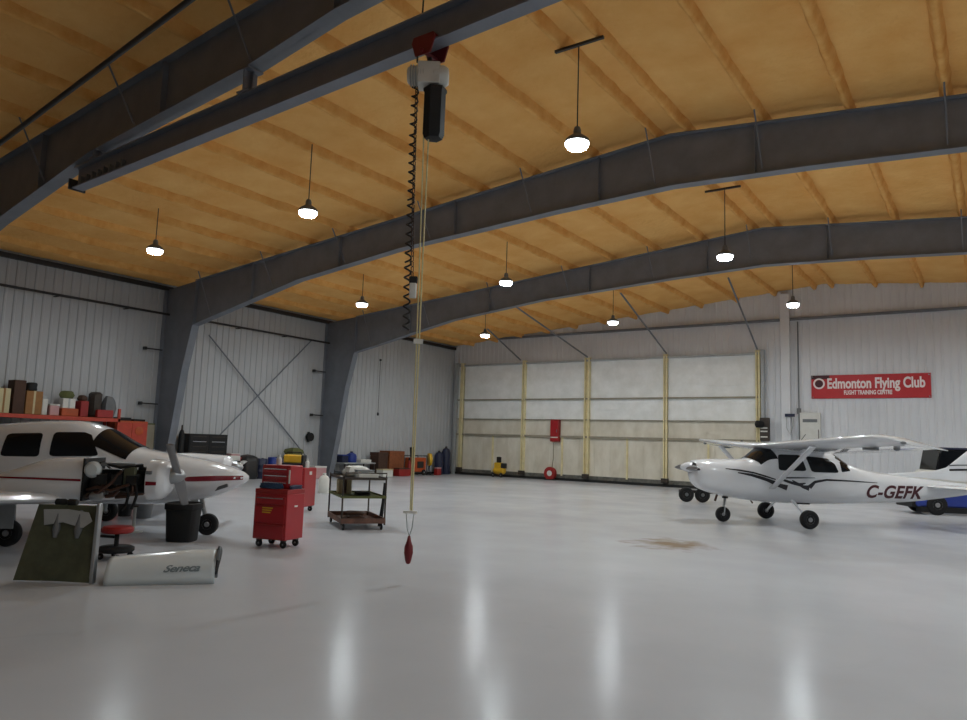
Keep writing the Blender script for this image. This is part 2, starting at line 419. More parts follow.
for px in (-25.85, -21.55, -17.62, -13.3, -8.86):
    p = MB(); wd = .15 if abs(px+17.62) < .1 else .1
    p.span((px-wd, -.22, .25), (px-wd+.07, -.03, DZ+.1)); p.span((px+wd-.07, -.22, .25), (px+wd, -.03, DZ+.1))
    p.span((px-wd, -.1, .25), (px+wd, -.04, DZ+.1))
    o = p.build('post', 'post', door)
    MB().box((px, -.2, .3), (.34, .16, .22)).build('foot_bracket', 'iron', o)
for px in (-19.1, -15.35, -11.2, -23.6):
    MB().span((px-.045, -.1, .25), (px+.045, -.03, 2.3)).build('short_post', 'post', door)
jam = MB(); jam.span((DX0-.2, -.2, 0), (DX0, .1, DZ+.12)); jam.span((DX1, -.2, 0), (DX1+.14, .1, DZ+.12))
jam.build('door_jamb', 'ltgrey', door)

# ------------------------------------------------------------------ pipes
p0, p1 = at_y(0, 143, 5.5), at_y(190, 0, 5.5)
d = (p1-p0)
pipe = MB(); pipe.cyl(p0-d*.9, p1+d*.9, .045, n=12)
po = pipe.build('overhead_pipe', 'dark'); tag(po, 'thin dark pipe slanting under the roof, nearest the viewer', 'pipe')
for t in (-.5, 1.4):
    q = p0+d*t; MB().cyl(q, (q.x, q.y, roof(q.x)+.2), .008, n=6).build('hanger', 'dark', po)
wp = MB(); wp.cyl((XL+.3, YB+.2, 6.42), (XL+.3, F3-.05, 6.42), .045, n=10)
wo = wp.build('wall_pipe', 'dark'); tag(wo, 'long dark pipe running level along the side wall', 'pipe')
y = -8
while y < 24: MB().span((XL+.02, y-.03, 6.36), (XL+.32, y+.03, 6.39)).build('pipe_bracket', 'dark', wo); y += 2.5

# ------------------------------------------------------------------ lamps
def lamp(loc, label):
    x, y, z = loc
    r = thing('high_bay_lamp', label, 'ceiling lamp', loc, group='round high bay lamps')
    MB().lathe([(.0, .30), (.05, .30), (.07, .24), (.07, .17), (.17, .10), (.215, .06), (.23, .02), (.225, 0), (.21, -.005)], n=28).build('hood', 'grey', r)
    b = MB(); n = 24
    prof = [(.215, .02), (.22, -.02), (.21, -.06), (.18, -.095)]
    b.add([(q*math.cos(2*PI*j/n), q*math.sin(2*PI*j/n), h) for q, h in prof for j in range(n)], [(i*n+j, i*n+(j+1) % n, (i+1)*n+(j+1) % n, (i+1)*n+j) for i in range(3) for j in range(n)])
    b.build('diffuser_rim', 'lamp_rim', r)
    MB().lathe([(.18, -.09), (.18, -.097), (.1, -.103), (.0, -.105)], n=24).build('lens', 'lamp', r)
    h = roof(x)-z
    rod = MB(); rod.cyl((0, 0, .29), (0, 0, h-.06 if abs(x-XR) < 1 else h+.16), .012, n=8)
    rod.build('drop_rod', 'dark', r)
    if abs(x-XR) < 1:
        MB().span((XR-x-.5, -.03, h-.1), (XR-x+.5, .03, h-.05)).build('mounting_bar', 'dark', r)
    return r
lampdefs = [
 (577, 143, 11.4, 'big bright lamp hanging on a long rod, nearest of the lamps under the roof ridge'),
 (725, 256, 20.2, 'lit lamp in front of the far rafter, up and left of the red banner'),
 (793, 304, 28.8, 'small lit lamp above the red banner, against the white gable'),
 (308, 212, 11.4, 'lit lamp on a rod left of the hoist rope, high before the middle frame'),
 (506, 282, 20.2, 'lit lamp just above the far rafter, above the left half of the hangar door'),
 (613, 322, 28.8, 'small lit lamp above the middle of the hangar door, just over its header'),
 (155, 250, 11.4, 'lit lamp nearest the side wall, above the twin airplane nose'),
 (362, 304, 20.2, 'small lit lamp close above the column of the far frame'),
 (485, 335, 28.8, 'smallest lit lamp, near the corner over the left end of the hangar door'),
]
for px, py, Y, lb in lampdefs:
    lamp(at_y(px, py, Y), lb)
for x in (.95, 7.6):
    for y in (11.4, 20.2, 28.8): lamp((x, y, 7.2), 'high bay lamp of the rows past the right edge of the photo')
for x in (.95, 7.6):
    for y in (2.6,): lamp((x, y, 7.2), 'high bay lamp of the row over the viewer')

# ------------------------------------------------------------------ hoist beam and hoist
YH = F1
def beamz(x): return 6.74 + (x+15.5)*.0367
x0, x1 = -15.45, 4.5
r = thing('monorail_beam', 'long blue grey steel I-beam hung under the nearest roof frame, carrying the hoist', 'beam', (0, YH, 0))
b = MB()
H_ = .46
for (lo_, hi_, w) in ((0, .03, .115), (.03, H_-.03, .012), (H_-.03, H_, .115)):
    b.xz([(x0, beamz(x0)+lo_), (x1, beamz(x1)+lo_), (x1, beamz(x1)+hi_), (x0, beamz(x0)+hi_)], -w, w)
b.build('i_beam', 'beam', r, smooth=0)
for hx in (-14.7, -9.95, -4.2, 1.5):
    zt = 7.42 if hx < -14 else (7.82 if hx < -9 else 8.26)
    h = MB(); h.span((hx-.015, -.13, beamz(hx)+H_), (hx+.015, .13, zt)); h.span((hx-.09, -.012, beamz(hx)+H_), (hx+.09, .012, zt))
    h.span((hx-.14, -.15, beamz(hx)+H_), (hx+.14, .15, beamz(hx)+H_+.025)); h.span((hx-.14, -.15, zt-.03), (hx+.14, .15, zt))
    h.build('hanger', 'beam', r, smooth=0)
st = MB(); st.span((x0-.06, -.17, beamz(x0)-.02), (x0-.02, .17, beamz(x0)+.2))
st.build('end_stop', 'dark', r)
# festoon clips near the left end
fc = MB()
for k in range(8):
    x = x0+.25+k*.22; fc.span((x, -.1, beamz(x)+.05), (x+.05, -.02, beamz(x)+.2))
fc.build('cable_clip', 'grey', r)

hx = -6.07; bz = beamz(hx)
ho = thing('electric_hoist', 'pale grey electric hoist with red trolley, black chain bag and hanging yellow rope', 'hoist', (hx, YH, bz))
t = MB()
for sy in (-1, 1):
    t.xz([(-.13, -.18), (.13, -.18), (.2, .02), (.17, .1), (-.17, .1), (-.2, .02)], sy*.15-.012, sy*.15+.012)
    for dx in (-.14, .14): t.cyl((dx, sy*.14, .07), (dx, sy*.03, .07), .04, n=14)
t.cyl((0, -.2, -.13), (0, .2, -.13), .03)
t.build('trolley', 'hookred', ho, bev=.006)
hk = MB(); hk.tube([(0, 0, -.12), (0, 0, -.2), (.04, 0, -.24), (0, 0, -.29)], .025); hk.build('suspension_hook', 'iron', ho)
body = MB()
body.lathe([(.0, -.3), (.1, -.29), (.125, -.25), (.125, .05), (.145, .06), (.145, .2), (.11, .26), (0, .27)], (0, 0, -.42), (RX.x, RX.y, 0), n=24)
body.box((0, 0, -.42), (.3, .28, .3), math.radians(35))
body.build('hoist_body', 'offwhite', ho, bev=.02)
fin = MB()
for k in range(6):
    fin.lathe([(.135, k*.035), (.15, k*.035+.005), (.135, k*.035+.015)], Vector((0, 0, -.42))-Vector((RX.x, RX.y, 0))*.25, (RX.x, RX.y, 0), n=24)
fin.build('cooling_fins', 'ltgrey', ho)
bag = MB(); c0 = Vector((RX.x, RX.y, 0))*.09
bag.lathe([(.0, -1.32), (.12, -1.3), (.145, -1.24), (.145, -.66), (.16, -.64), (.16, -.6), (.1, -.59)], c0, n=6)
bag.build('chain_bag', 'black', ho)
for a_, c_ in ((-.1, -.05), (.1, .1)): MB().cyl(c0+Vector((a_, 0, -.68)), (c_, 0, -.5), .012).build('bag_strap', 'iron', ho)
# load rope of two strands and the hook block
lz = .58-bz
rp = MB(); u = Vector((RX.x, RX.y, 0))
rp.tube([u*.03+Vector((0, 0, -.52)), u*.02+Vector((0, 0, -3)), u*.02+Vector((0, 0, lz+.32))], .010, n=8)
rp.tube([u*-.045+Vector((0, 0, -.52)), u*-.02+Vector((0, 0, -3)), u*.0+Vector((0, 0, lz+.32))], .009, n=8)
rp.build('hanging_rope', 'rope', ho)
cl = MB(); cl.box((0, 0, lz+.3), (.17, .05, .03), math.radians(35)); cl.box((.01, 0, 3.05-bz), (.12, .03, .06), math.radians(35)); cl.build('rope_clamp', 'offwhite', ho)
sl = MB(); sl.tube([u*-.05+Vector((0, 0, lz+.3)), u*-.03+Vector((0, 0, lz+.1)), (0, 0, lz-.0)], .006, n=6); sl.tube([u*.05+Vector((0, 0, lz+.3)), u*.03+Vector((0, 0, lz+.1)), (0, 0, lz)], .006, n=6); sl.build('sling', 'ltgrey', ho)
hb = MB(); hb.lathe([(.0, .02), (.018, 0), (.03, -.06), (.052, -.12), (.056, -.2), (.04, -.29), (.026, -.33), (0, -.34)], (0, 0, lz), n=16)
hb.build('hook_block', 'hookred', ho)
# coiled control cord and chain beside it
def coil(b, a, c, rad, turns, r):
    a, c = Vector(a), Vector(c); pts = []
    n = int(turns*8)
    for i in range(n+1):
        t = i/n; p = a.lerp(c, t); an = 2*PI*turns*t
        pts.append(p+Vector((rad*math.cos(an), rad*math.sin(an), 0)))
    b.tube(pts, r, n=6)
cc = MB()
pz = [(416, 82), (413, 130), (411, 200), (408, 262), (406, 330)]
P_ = [at_y(px, py, YH)-Vector((hx, YH, bz)) for px, py in pz]
for a, c in zip(P_, P_[1:]): coil(cc, a, c, .042, max(4, (a-c).length/.13), .013)
cc.build('coiled_cord', 'black', ho)
ch = MB()
Q_ = [at_y(px, py, YH-.05)-Vector((hx, YH, bz)) for px, py in ((417, 82), (415, 140), (413, 210), (412, 288))]
for a, c in zip(Q_, Q_[1:]):
    n = int((c-a).length/.07)
    for i in range(n):
        p, q = a.lerp(c, i/n), a.lerp(c, (i+.85)/n)
        o = Vector((.018, 0, 0)) if i % 2 else Vector((0, .018, 0))
        ch.tube([p-o, p+o, q+o, q-o, p-o], .007, n=5)
ch.build('chain', 'chain', ho)
pp = at_y(413, 289, YH-.05)-Vector((hx, YH, bz))
pe = MB(); pe.box(pp+Vector((0, 0, -.02)), (.09, .07, .2), math.radians(35)); pe.build('pendant_control', 'offwhite', ho, bev=.015)
MB().box(pp+Vector((-.0, -.0, .12)), (.11, .08, .09), math.radians(35)).build('pendant_top', 'black', ho, bev=.015)
gcab = MB(); a = at_y(420, 0, YH)-Vector((hx, YH, bz)); c = at_y(418, 40, YH)-Vector((hx, YH, bz))
gcab.tube([a+Vector((0, .1, .9)), a+Vector((.02, .05, 0)), c+Vector((.05, 0, .1)), c, (-.05, -.2, -.3)], .012, n=6); gcab.build('supply_cable', 'black', ho)

# ------------------------------------------------------------------ lofted bodies
def hermite(xs, ys, x):
    n = len(xs)
    if x <= xs[0]: return ys[0]
    if x >= xs[-1]: return ys[-1]
    i = max(k for k in range(n-1) if xs[k] <= x)
    def d(k):
        if k == 0: return (ys[1]-ys[0])/(xs[1]-xs[0])
        if k == n-1: return (ys[-1]-ys[-2])/(xs[-1]-xs[-2])
        a = (ys[k]-ys[k-1])/(xs[k]-xs[k-1]); b = (ys[k+1]-ys[k])/(xs[k+1]-xs[k])
        return 0 if a*b <= 0 else 2*a*b/(a+b)
    h = xs[i+1]-xs[i]; t = (x-xs[i])/h
    return (2*t**3-3*t*t+1)*ys[i]+(t**3-2*t*t+t)*h*d(i)+(-2*t**3+3*t*t)*ys[i+1]+(t**3-t*t)*h*d(i+1)
class Loft:
    """stations (x, ztop, zbottom, half width, exponent)"""
    def __init__(s, st):
        st = sorted(st); s.st = st; s.x = [a[0] for a in st]; s.c = [[a[k] for a in st] for k in range(1, 5)]
    def at(s, x): return [hermite(s.x, c, x) for c in s.c]
    def pt(s, x, a, off=0):
        zt, zb, w, n = s.at(x); zc, h = (zt+zb)/2, (zt-zb)/2
        c, q = math.cos(a), math.sin(a)
        return ((x, (w+off)*math.copysign(abs(c)**(2/n), c), zc+(h+off)*math.copysign(abs(q)**(2/n), q)))
    def y(s, x, z):
        zt, zb, w, n = s.at(x); zc, h = (zt+zb)/2, (zt-zb)/2
        q = min(1, abs((z-zc)/h)); return w*(1-q**n)**(1/n)
    def hull(s, nx=70, nr=40):
        b = MB(); xs = sorted(set([s.x[0]+(s.x[-1]-s.x[0])*i/nx for i in range(nx+1)]+s.x)); k = len(xs)
        vs = [s.pt(x, 2*PI*(j+.5)/nr) for x in xs for j in range(nr)]
        fs = [(i*nr+j, i*nr+(j+1) % nr, (i+1)*nr+(j+1) % nr, (i+1)*nr+j) for i in range(k-1) for j in range(nr)]
        fs += [tuple(range(nr)), tuple((k-1)*nr+j for j in range(nr))[::-1]]
        return b.add(vs, fs)
    def patch(s, x0, x1, a0, a1, off=.008, nx=12, na=20, skew=None):
        b = MB(); vs = []
        for i in range(nx+1):
            for j in range(na+1):
                a = a0+(a1-a0)*j/na; x = x0+(x1-x0)*i/nx
                if skew: x += skew(abs(math.cos(a)))
                vs.append(s.pt(x, a, off))
        fs = [(i*(na+1)+j, i*(na+1)+j+1, (i+1)*(na+1)+j+1, (i+1)*(na+1)+j) for i in range(nx) for j in range(na)]
        return b.add(vs, fs)
    def side(s, polys, sgn, off=.006, step=.08):
        b = MB()
        for poly in polys:
            bm = bmesh.new(); bm.faces.new([bm.verts.new((x, 0, z)) for x, z in poly])
            for ax in (0, 2):
                lo_, hi_ = min(v.co[ax] for v in bm.verts), max(v.co[ax] for v in bm.verts)
                c = lo_+step
                while c < hi_:
                    nrm = [0, 0, 0]; nrm[ax] = 1; co = [0, 0, 0]; co[ax] = c
                    bmesh.ops.bisect_plane(bm, geom=bm.verts[:]+bm.edges[:]+bm.faces[:], plane_co=co, plane_no=nrm); c += step
            bm.verts.index_update()
            b.add([(v.co.x, sgn*(s.y(v.co.x, v.co.z)+off), v.co.z) for v in bm.verts], [tuple(v.index for v in f.verts) for f in bm.faces])
            bm.free()
        return b
    def text(s, body, size, x, z, sgn, shear=.2, fat=.0, off=.008, spacing=1.0):
        vs, fs = text_mesh(body, size, shear, fat, spacing)
        bm = bmesh.new(); bv = [bm.verts.new(v) for v in vs]
        for f in fs: bm.faces.new([bv[i] for i in f])
        for ax, hi_ in ((0, 2.6), (1, .6)):
            c = -.2
            while c < hi_:
                nrm = [0, 0, 0]; nrm[ax] = 1; co = [0, 0, 0]; co[ax] = c
                bmesh.ops.bisect_plane(bm, geom=bm.verts[:]+bm.edges[:]+bm.faces[:], plane_co=co, plane_no=nrm); c += .05
        bm.verts.index_update(); vs = [tuple(v.co) for v in bm.verts]; fs = [tuple(v.index for v in f.verts) for f in bm.faces]; bm.free()
        return MB().add([(x-sgn*u, sgn*(s.y(x-sgn*u, z+v)+off), z+v) for u, v, _ in vs], fs)
def line_poly(pts, w):
    """band of width w[i] around a polyline in 2d"""
    n = len(pts); L = []; R_ = []
    for i, p in enumerate(pts):
        a, c = pts[max(i-1, 0)], pts[min(i+1, n-1)]
        dx, dz = c[0]-a[0], c[1]-a[1]; l = math.hypot(dx, dz) or 1; k = (w[i] if isinstance(w, (list, tuple)) else w)/2
        L.append((p[0]-dz/l*k, p[1]+dx/l*k)); R_.append((p[0]+dz/l*k, p[1]-dx/l*k))
    return L+R_[::-1]
def foil(sections, n=14):
    """sections: (leading edge, trailing edge, thickness, up vector)"""
    b = MB(); prof = []
    for i in range(n+1):
        x = .5*(1-math.cos(PI*i/n)); yt = 5*(.2969*math.sqrt(x)-.126*x-.3516*x*x+.2843*x**3-.1015*x**4)
        prof.append((x, yt, 1))
    for i in range(n-1, 0, -1):
        x = .5*(1-math.cos(PI*i/n)); yt = 5*(.2969*math.sqrt(x)-.126*x-.3516*x*x+.2843*x**3-.1015*x**4)
        prof.append((x, -yt*.75, -1))
    k = len(prof); vs = []
    for le, te, th, up_ in sections:
        le, te, up_ = Vector(le), Vector(te), Vector(up_)
        for x, yt, _ in prof: vs.append(le.lerp(te, x)+up_*(yt*th))
    fs = [(i*k+j, i*k+(j+1) % k, (i+1)*k+(j+1) % k, (i+1)*k+j) for i in range(len(sections)-1) for j in range(k)]
    fs += [tuple(range(k))[::-1], tuple((len(sections)-1)*k+j for j in range(k))]
    return b.add(vs, fs)
def wheel(parent, c, r, w, axis=(0, 1, 0), hubr=.45, hubmat='hub', name='wheel'):
    h = w/2
    o = MB().lathe([(r*hubr, -h*.8), (r*.75, -h), (r*.93, -h*.8), (r, -h*.35), (r, h*.35), (r*.93, h*.8), (r*.75, h), (r*hubr, h*.8)], c, axis, n=30).build(name, 'rubber', parent)
    MB().lathe([(0, -h*.95), (r*.2, -h*.95), (r*.25, -h*.75), (r*hubr*.96, -h*.7), (r*hubr, -h*.85), (r*hubr, h*.85), (r*hubr*.96, h*.7), (r*.25, h*.75), (r*.2, h*.95), (0, h*.95)], c, axis, n=22).build('hub', hubmat, o)
    return o
def rounded(poly, k=.25, n=4):
    """round the corners of a 2d polygon"""
    out = []
    m_ = len(poly)
    for i in range(m_):
        p, a, c = Vector(poly[i]), Vector(poly[i-1]), Vector(poly[(i+1) % m_])
        s, e = p.lerp(a, k), p.lerp(c, k)
        for j in range(n+1):
            t = j/n; q = s*(1-t)**2+p*2*t*(1-t)+e*t*t; out.append((q.x, q.y))
    return out

# ------------------------------------------------------------------ high-wing airplane
hw = thing('high_wing_airplane', 'white high-wing airplane with black swoosh stripes and dark red registration letters', 'airplane', (-4.46, 20.22, 0), math.radians(216.3))
fus = Loft([(2.46, 1.48, 1.06, .3, 2.6), (2.42, 1.53, .96, .38, 2.7), (2.30, 1.56, .84, .46, 2.8), (1.9, 1.59, .70, .53, 2.8), (1.5, 1.6, .63, .55, 2.9), (1.12, 1.62, .58, .56, 3),
            (1.0, 1.68, .565, .56, 3), (.6, 1.97, .54, .56, 3.2), (.4, 2.0, .53, .56, 3.2), (-.6, 1.98, .52, .56, 3), (-1.0, 1.9, .53, .53, 2.8), (-1.55, 1.58, .55, .45, 2.6),
            (-2.1, 1.42, .58, .38, 2.4), (-3.1, 1.3, .64, .27, 2.3), (-4.2, 1.2, .78, .16, 2.2), (-5.1, 1.12, .92, .05, 2)])
fo = fus.hull(90, 44).build('fuselage', 'white', hw, smooth=50)
# windows (port and starboard)
wpoly = [[(.62, 1.38), (.98, 1.42), (.64, 1.74), (.5, 1.76), (.5, 1.38)],
         [(.42, 1.36), (.42, 1.76), (-.16, 1.76), (-.3, 1.36)],
         [(-.42, 1.34), (-.28, 1.74), (-.85, 1.70), (-1.05, 1.56), (-1.14, 1.34)],
         [(-1.2, 1.62), (-1.22, 1.36), (-1.5, 1.40), (-1.34, 1.62)]]
for sg in (1, -1):
    for wpx in wpoly[1:]:
        fus.side([rounded(wpx, .16)], sg).build('side_window', 'glass', hw)
    dr = MB()
fus.patch(.62, 1.06, .35, PI-.35, skew=lambda c: -.24*c**3).build('windshield', 'glass', hw)
fus.patch(-1.45, -1.1, .75, PI-.75).build('rear_window', 'glass', hw)
# livery
def band(pts, w): return line_poly(pts, [k*1.35 for k in w])
for sg in (1, -1):
    sw = []
    sw.append(band([(1.75, 1.36), (1.4, 1.33), (1.05, 1.28), (.75, 1.2), (.5, 1.13)], [.015, .03, .03, .03, .02]))
    sw.append(band([(1.45, 1.27), (1.1, 1.22), (.8, 1.14), (.52, 1.06)], [.02, .05, .06, .05]))
    sw.append(band([(.75, 1.1), (.42, .99), (.2, .93)], [.02, .07, .1]))
    sw.append(band([(.42, 1.16), (.1, 1.06), (-.1, 1.02), (-.26, 1.06)], [.04, .05, .06, .02]))
    sw.append(band([(.25, 1.18), (-.1, 1.19), (-.5, 1.2)], [.03, .025, .01]))
    sw.append(band([(.08, 1.12), (-.2, .97), (-.36, .94)], [.02, .06, .1]))
    sw.append(band([(-.36, .96), (-.5, 1.1), (-.8, 1.16), (-1.4, 1.15), (-2.2, 1.12)], [.09, .05, .035, .025, .01]))
    fus.side([p for p in sw], sg, step=.12).build('swoosh_stripe', 'stripe_black', hw)
    fus.text('C-GEFK', .44, -1.86 if sg > 0 else -3.6, .75, sg, .28, .014, spacing=1.04).build('registration_letters', 'reg', hw)
# cowl intakes, spinner, propeller
for sg in (1, -1):
    MB().lathe([(.0, .0), (.07, .0), (.1, .03), (.11, .07), (.0, .08)], (2.415, sg*.26, 1.38), (1, 0, 0), n=20).build('air_intake', 'black', hw)
sp = MB().lathe([(.13, -.06), (.13, .06), (.1, .15), (.05, .23), (0, .25)], (2.5, 0, 1.36), (1, 0, 0), n=24).build('spinner', 'white', hw)
pr = MB()
for sg in (1, -1):
    pr.add(*(lambda q: (q.v, q.f))(foil([((2.57, sg*.1, 1.30), (2.53, sg*.1, 1.38), .15, (1, 0, 0)), ((2.6, sg*.4, 1.27), (2.53, sg*.4, 1.42), .12, (1, 0, 0)), ((2.58, sg*.75, 1.28), (2.55, sg*.75, 1.4), .1, (1, 0, 0)), ((2.57, sg*.95, 1.3), (2.56, sg*.95, 1.36), .1, (1, 0, 0))], 6)))
pr.build('propeller', 'stripe_black', hw)
# wing
UP = (0, 0, 1)
for sg in (1, -1):
    secs = [((.84, sg*.0, 1.98), (-.82, sg*.0, 1.82), .22, UP), ((.84, sg*.55, 1.98), (-.82, sg*.55, 1.81), .22, UP), ((.82, sg*2.6, 2.05), (-.80, sg*2.6, 1.85), .21, UP),
            ((.60, sg*5.15, 2.15), (-.66, sg*5.15, 1.95), .17, UP), ((.5, sg*5.4, 2.13), (-.68, sg*5.42, 1.93), .13, UP), ((.22, sg*5.55, 2.05), (-.6, sg*5.55, 1.92), .06, UP)]
    wg = foil(secs, 16).build('wing', 'white', hw, smooth=50)
    foil([((.66, sg*.54, .90), (.50, sg*.54, .90), .06, (0, -.7*sg, .7)), ((.74, sg*2.9, 1.94), (.58, sg*2.9, 1.94), .06, (0, -.7*sg, .7))], 8).build('wing_strut', 'white', hw)
    MB().ball((.25, sg*5.56, 2.04), (.06, .03, .03), 10).build('navigation_light', 'grey', hw)
    MB().lathe([(.04, 0), (.04, .05), (.0, .06)], (.3, sg*2.2, 2.07), UP, n=12).build('fuel_cap', 'black', hw)
    MB().box((.1, sg*4.2, 1.93), (.3, .08, .05)).build('hinge_fairing', 'grey', hw)
    MB().ball((-.2, sg*4.6, 1.94), (.07, .05, .04), 10).build('tie_down_ring', 'grey', hw)
MB().cyl((-.35, 0, 2.05), (-.55, 0, 2.3), .008, n=6).build('antenna', 'black', hw)
MB().lathe([(.04, 0), (.05, .04), (.0, .1)], (-.2, 1.2, 2.07), UP, n=12).build('beacon', 'black', hw)
# tail
foil([((-2.5, 0, 1.34), (-4.9, 0, 1.2), .02, (0, 1, 0)), ((-3.9, 0, 1.46), (-5.0, 0, 1.3), .05, (0, 1, 0)), ((-4.24, 0, 1.56), (-5.1, 0, 1.5), .06, (0, 1, 0)), ((-5.45, 0, 2.5), (-5.95, 0, 2.48), .05, (0, 1, 0)), ((-5.55, 0, 2.56), (-5.9, 0, 2.56), .02, (0, 1, 0))], 10).build('tail_fin', 'white', hw, smooth=50)
for sg in (1, -1):
    foil([((-3.55, sg*.1, 1.06), (-4.9, sg*.1, 1.06), .12, UP), ((-3.85, sg*1.65, 1.06), (-4.75, sg*1.65, 1.06), .08, UP), ((-4.0, sg*1.73, 1.06), (-4.7, sg*1.73, 1.06), .03, UP)], 10).build('stabilizer', 'white', hw, smooth=50)
    fs_ = MB()
    for z0, w_ in ((1.5, .05), (1.62, .025)):
        fs_.add([(-4.3, sg*.034, z0-w_/2), (-5.0, sg*.034, z0+.03-w_/2), (-5.0, sg*.034, z0+.03+w_/2), (-4.3, sg*.034, z0+w_/2)], [(0, 1, 2, 3)])
    fs_.build('fin_stripe', 'stripe_black', hw)
# landing gear
for sg in (1, -1):
    g = MB().tube([(.02, sg*.3, .62), (.02, sg*.5, .58), (0, sg*1.0, .34), (0, sg*1.18, .24)], [.045, .04, .032, .03], 10)
    g.build('gear_leg', 'white', hw)
    wheel(hw, (0, sg*1.27, .225), .225, .17)
ng = MB().cyl((1.55, 0, .8), (1.62, 0, .38), .035, .028)
ng.tube([(1.62, 0, .42), (1.62, .1, .36), (1.64, .1, .2)], .018); ng.tube([(1.62, 0, .42), (1.62, -.1, .36), (1.64, -.1, .2)], .018)
ng.build('nose_gear_strut', 'ltgrey', hw); wheel(hw, (1.64, 0, .19), .19, .13)
MB().box((1.58, 0, .62), (.1, .14, .05)).build('torque_link', 'black', hw)
MB().tube([(1.7, -.25, .68), (1.76, -.25, .5)], .03).build('exhaust_pipe', 'exhaust', hw)
for sg in (1, -1):
    MB().box((-.15, sg*.62, .56), (.3, .12, .03)).build('step', 'black', hw)

# ------------------------------------------------------------------ twin-engine airplane
tw = thing('twin_engine_airplane', 'white twin-engine airplane with a red stripe and one engine uncovered', 'airplane', (-13.42, 6.58, 0), math.radians(40))
f2 = Loft([(3.10, 1.06, .98, .04, 2), (3.04, 1.11, .93, .12, 2.1), (2.9, 1.17, .84, .24, 2.2), (2.5, 1.29, .67, .43, 2.4), (1.9, 1.40, .56, .56, 2.6), (1.3, 1.49, .52, .62, 2.8), (1.12, 1.56, .52, .63, 2.8),
           (.5, 1.87, .5, .64, 2.8), (.1, 1.94, .5, .64, 2.8), (-.6, 1.90, .5, .64, 2.8), (-1.4, 1.80, .5, .62, 2.6), (-2.5, 1.6, .56, .5, 2.5), (-3.6, 1.42, .72, .3, 2.3), (-5.2, 1.25, .98, .1, 2)])
f2.hull(90, 44).build('fuselage', 'white', tw, smooth=50)
for sg in (1, -1):
    for wpx in ([(.74, 1.35), (.55, 1.70), (.42, 1.745), (-.05, 1.73), (-.06, 1.32)], [(-.22, 1.31), (-.22, 1.71), (-.80, 1.68), (-.84, 1.30)], [(-1.0, 1.3), (-1.0, 1.66), (-1.5, 1.58), (-1.6, 1.32)]):
        f2.side([rounded(wpx, .14)], sg).build('side_window', 'glass', tw)
    f2.side([line_poly([(3.03, 1.03), (2.6, 1.02), (2.2, 1.0), (1.95, .975)], [.07, .09, .08, .01])], sg, step=.1).build('red_stripe', 'stripe_red', tw)
f2.patch(.66, 1.24, .42, PI-.42, skew=lambda c: -.1*c**3).build('windshield', 'glass', tw)
MB().box((2.7, -.34, .86), (.3, .03, .06), R=Matrix.Rotation(-.35, 3, 'Y')@Matrix.Rotation(-.3, 3, 'Z')).build('nose_vent', 'grey', tw, bev=.01)
# wings and tail
for sg in (1, -1):
    foil([((1.25, sg*.5, .66), (-.75, sg*.5, .66), .2, UP), ((.95, sg*1.2, .68), (-.7, sg*1.2, .68), .22, UP), ((.8, sg*5.6, .98), (-.75, sg*5.6, .98), .18, UP), ((.5, sg*5.9, 1.02), (-.7, sg*5.9, 1.02), .08, UP)], 14).build('wing', 'white', tw, smooth=50)
    foil([((-4.1, sg*.1, 1.25), (-5.0, sg*.1, 1.25), .1, UP), ((-4.2, sg*2.0, 1.25), (-4.9, sg*2.0, 1.25), .07, UP)], 10).build('stabilizer', 'white', tw, smooth=50)
foil([((-3.3, 0, 1.45), (-5.2, 0, 1.3), .06, (0, 1, 0)), ((-4.1, 0, 1.8), (-5.3, 0, 1.7), .1, (0, 1, 0)), ((-4.9, 0, 2.9), (-5.5, 0, 2.9), .06, (0, 1, 0))], 10).build('tail_fin', 'white', tw, smooth=50)
# engine nacelles
EY = 1.9
def nac(st, y0):
    L_ = Loft(st); b_ = L_.hull(30, 32); b_.v = [(x, y+y0, z) for x, y, z in b_.v]; return L_, b_
aft = [(1.19, 1.38, .72, .36, 2.8), (.7, 1.35, .68, .37, 2.8), (0, 1.13, .68, .34, 2.6), (-.6, .98, .66, .27, 2.4), (-1.3, .84, .66, .12, 2.2)]
frt = [(2.36, 1.24, .98, .16, 2.2), (2.33, 1.3, .86, .28, 2.4), (2.23, 1.36, .76, .36, 2.6), (2.09, 1.37, .74, .37, 2.7)]
LA, ba = nac(aft, -EY); ba.build('engine_nacelle', 'white', tw, smooth=50)
LFr, bf = nac(frt, -EY); bf.build('nose_bowl', 'white', tw, smooth=50)
for L_, pts, w_ in ((LA, [(1.18, 1.04), (.5, 1.05), (-.3, 1.05)], [.035, .03, .02]), (LFr, [(2.25, 1.02), (2.1, 1.02)], [.05, .06])):
    for sg in (-1,):
        q = L_.side([line_poly(pts, w_)], sg, step=.1); q.v = [(x, y-EY, z) for x, y, z in q.v]; q.build('nacelle_stripe', 'stripe_red', tw)
full = aft+[(1.5, 1.39, .7, .37, 2.8)]+frt
LP, bp_ = nac(full, EY); bp_.build('engine_nacelle', 'white', tw, smooth=50)
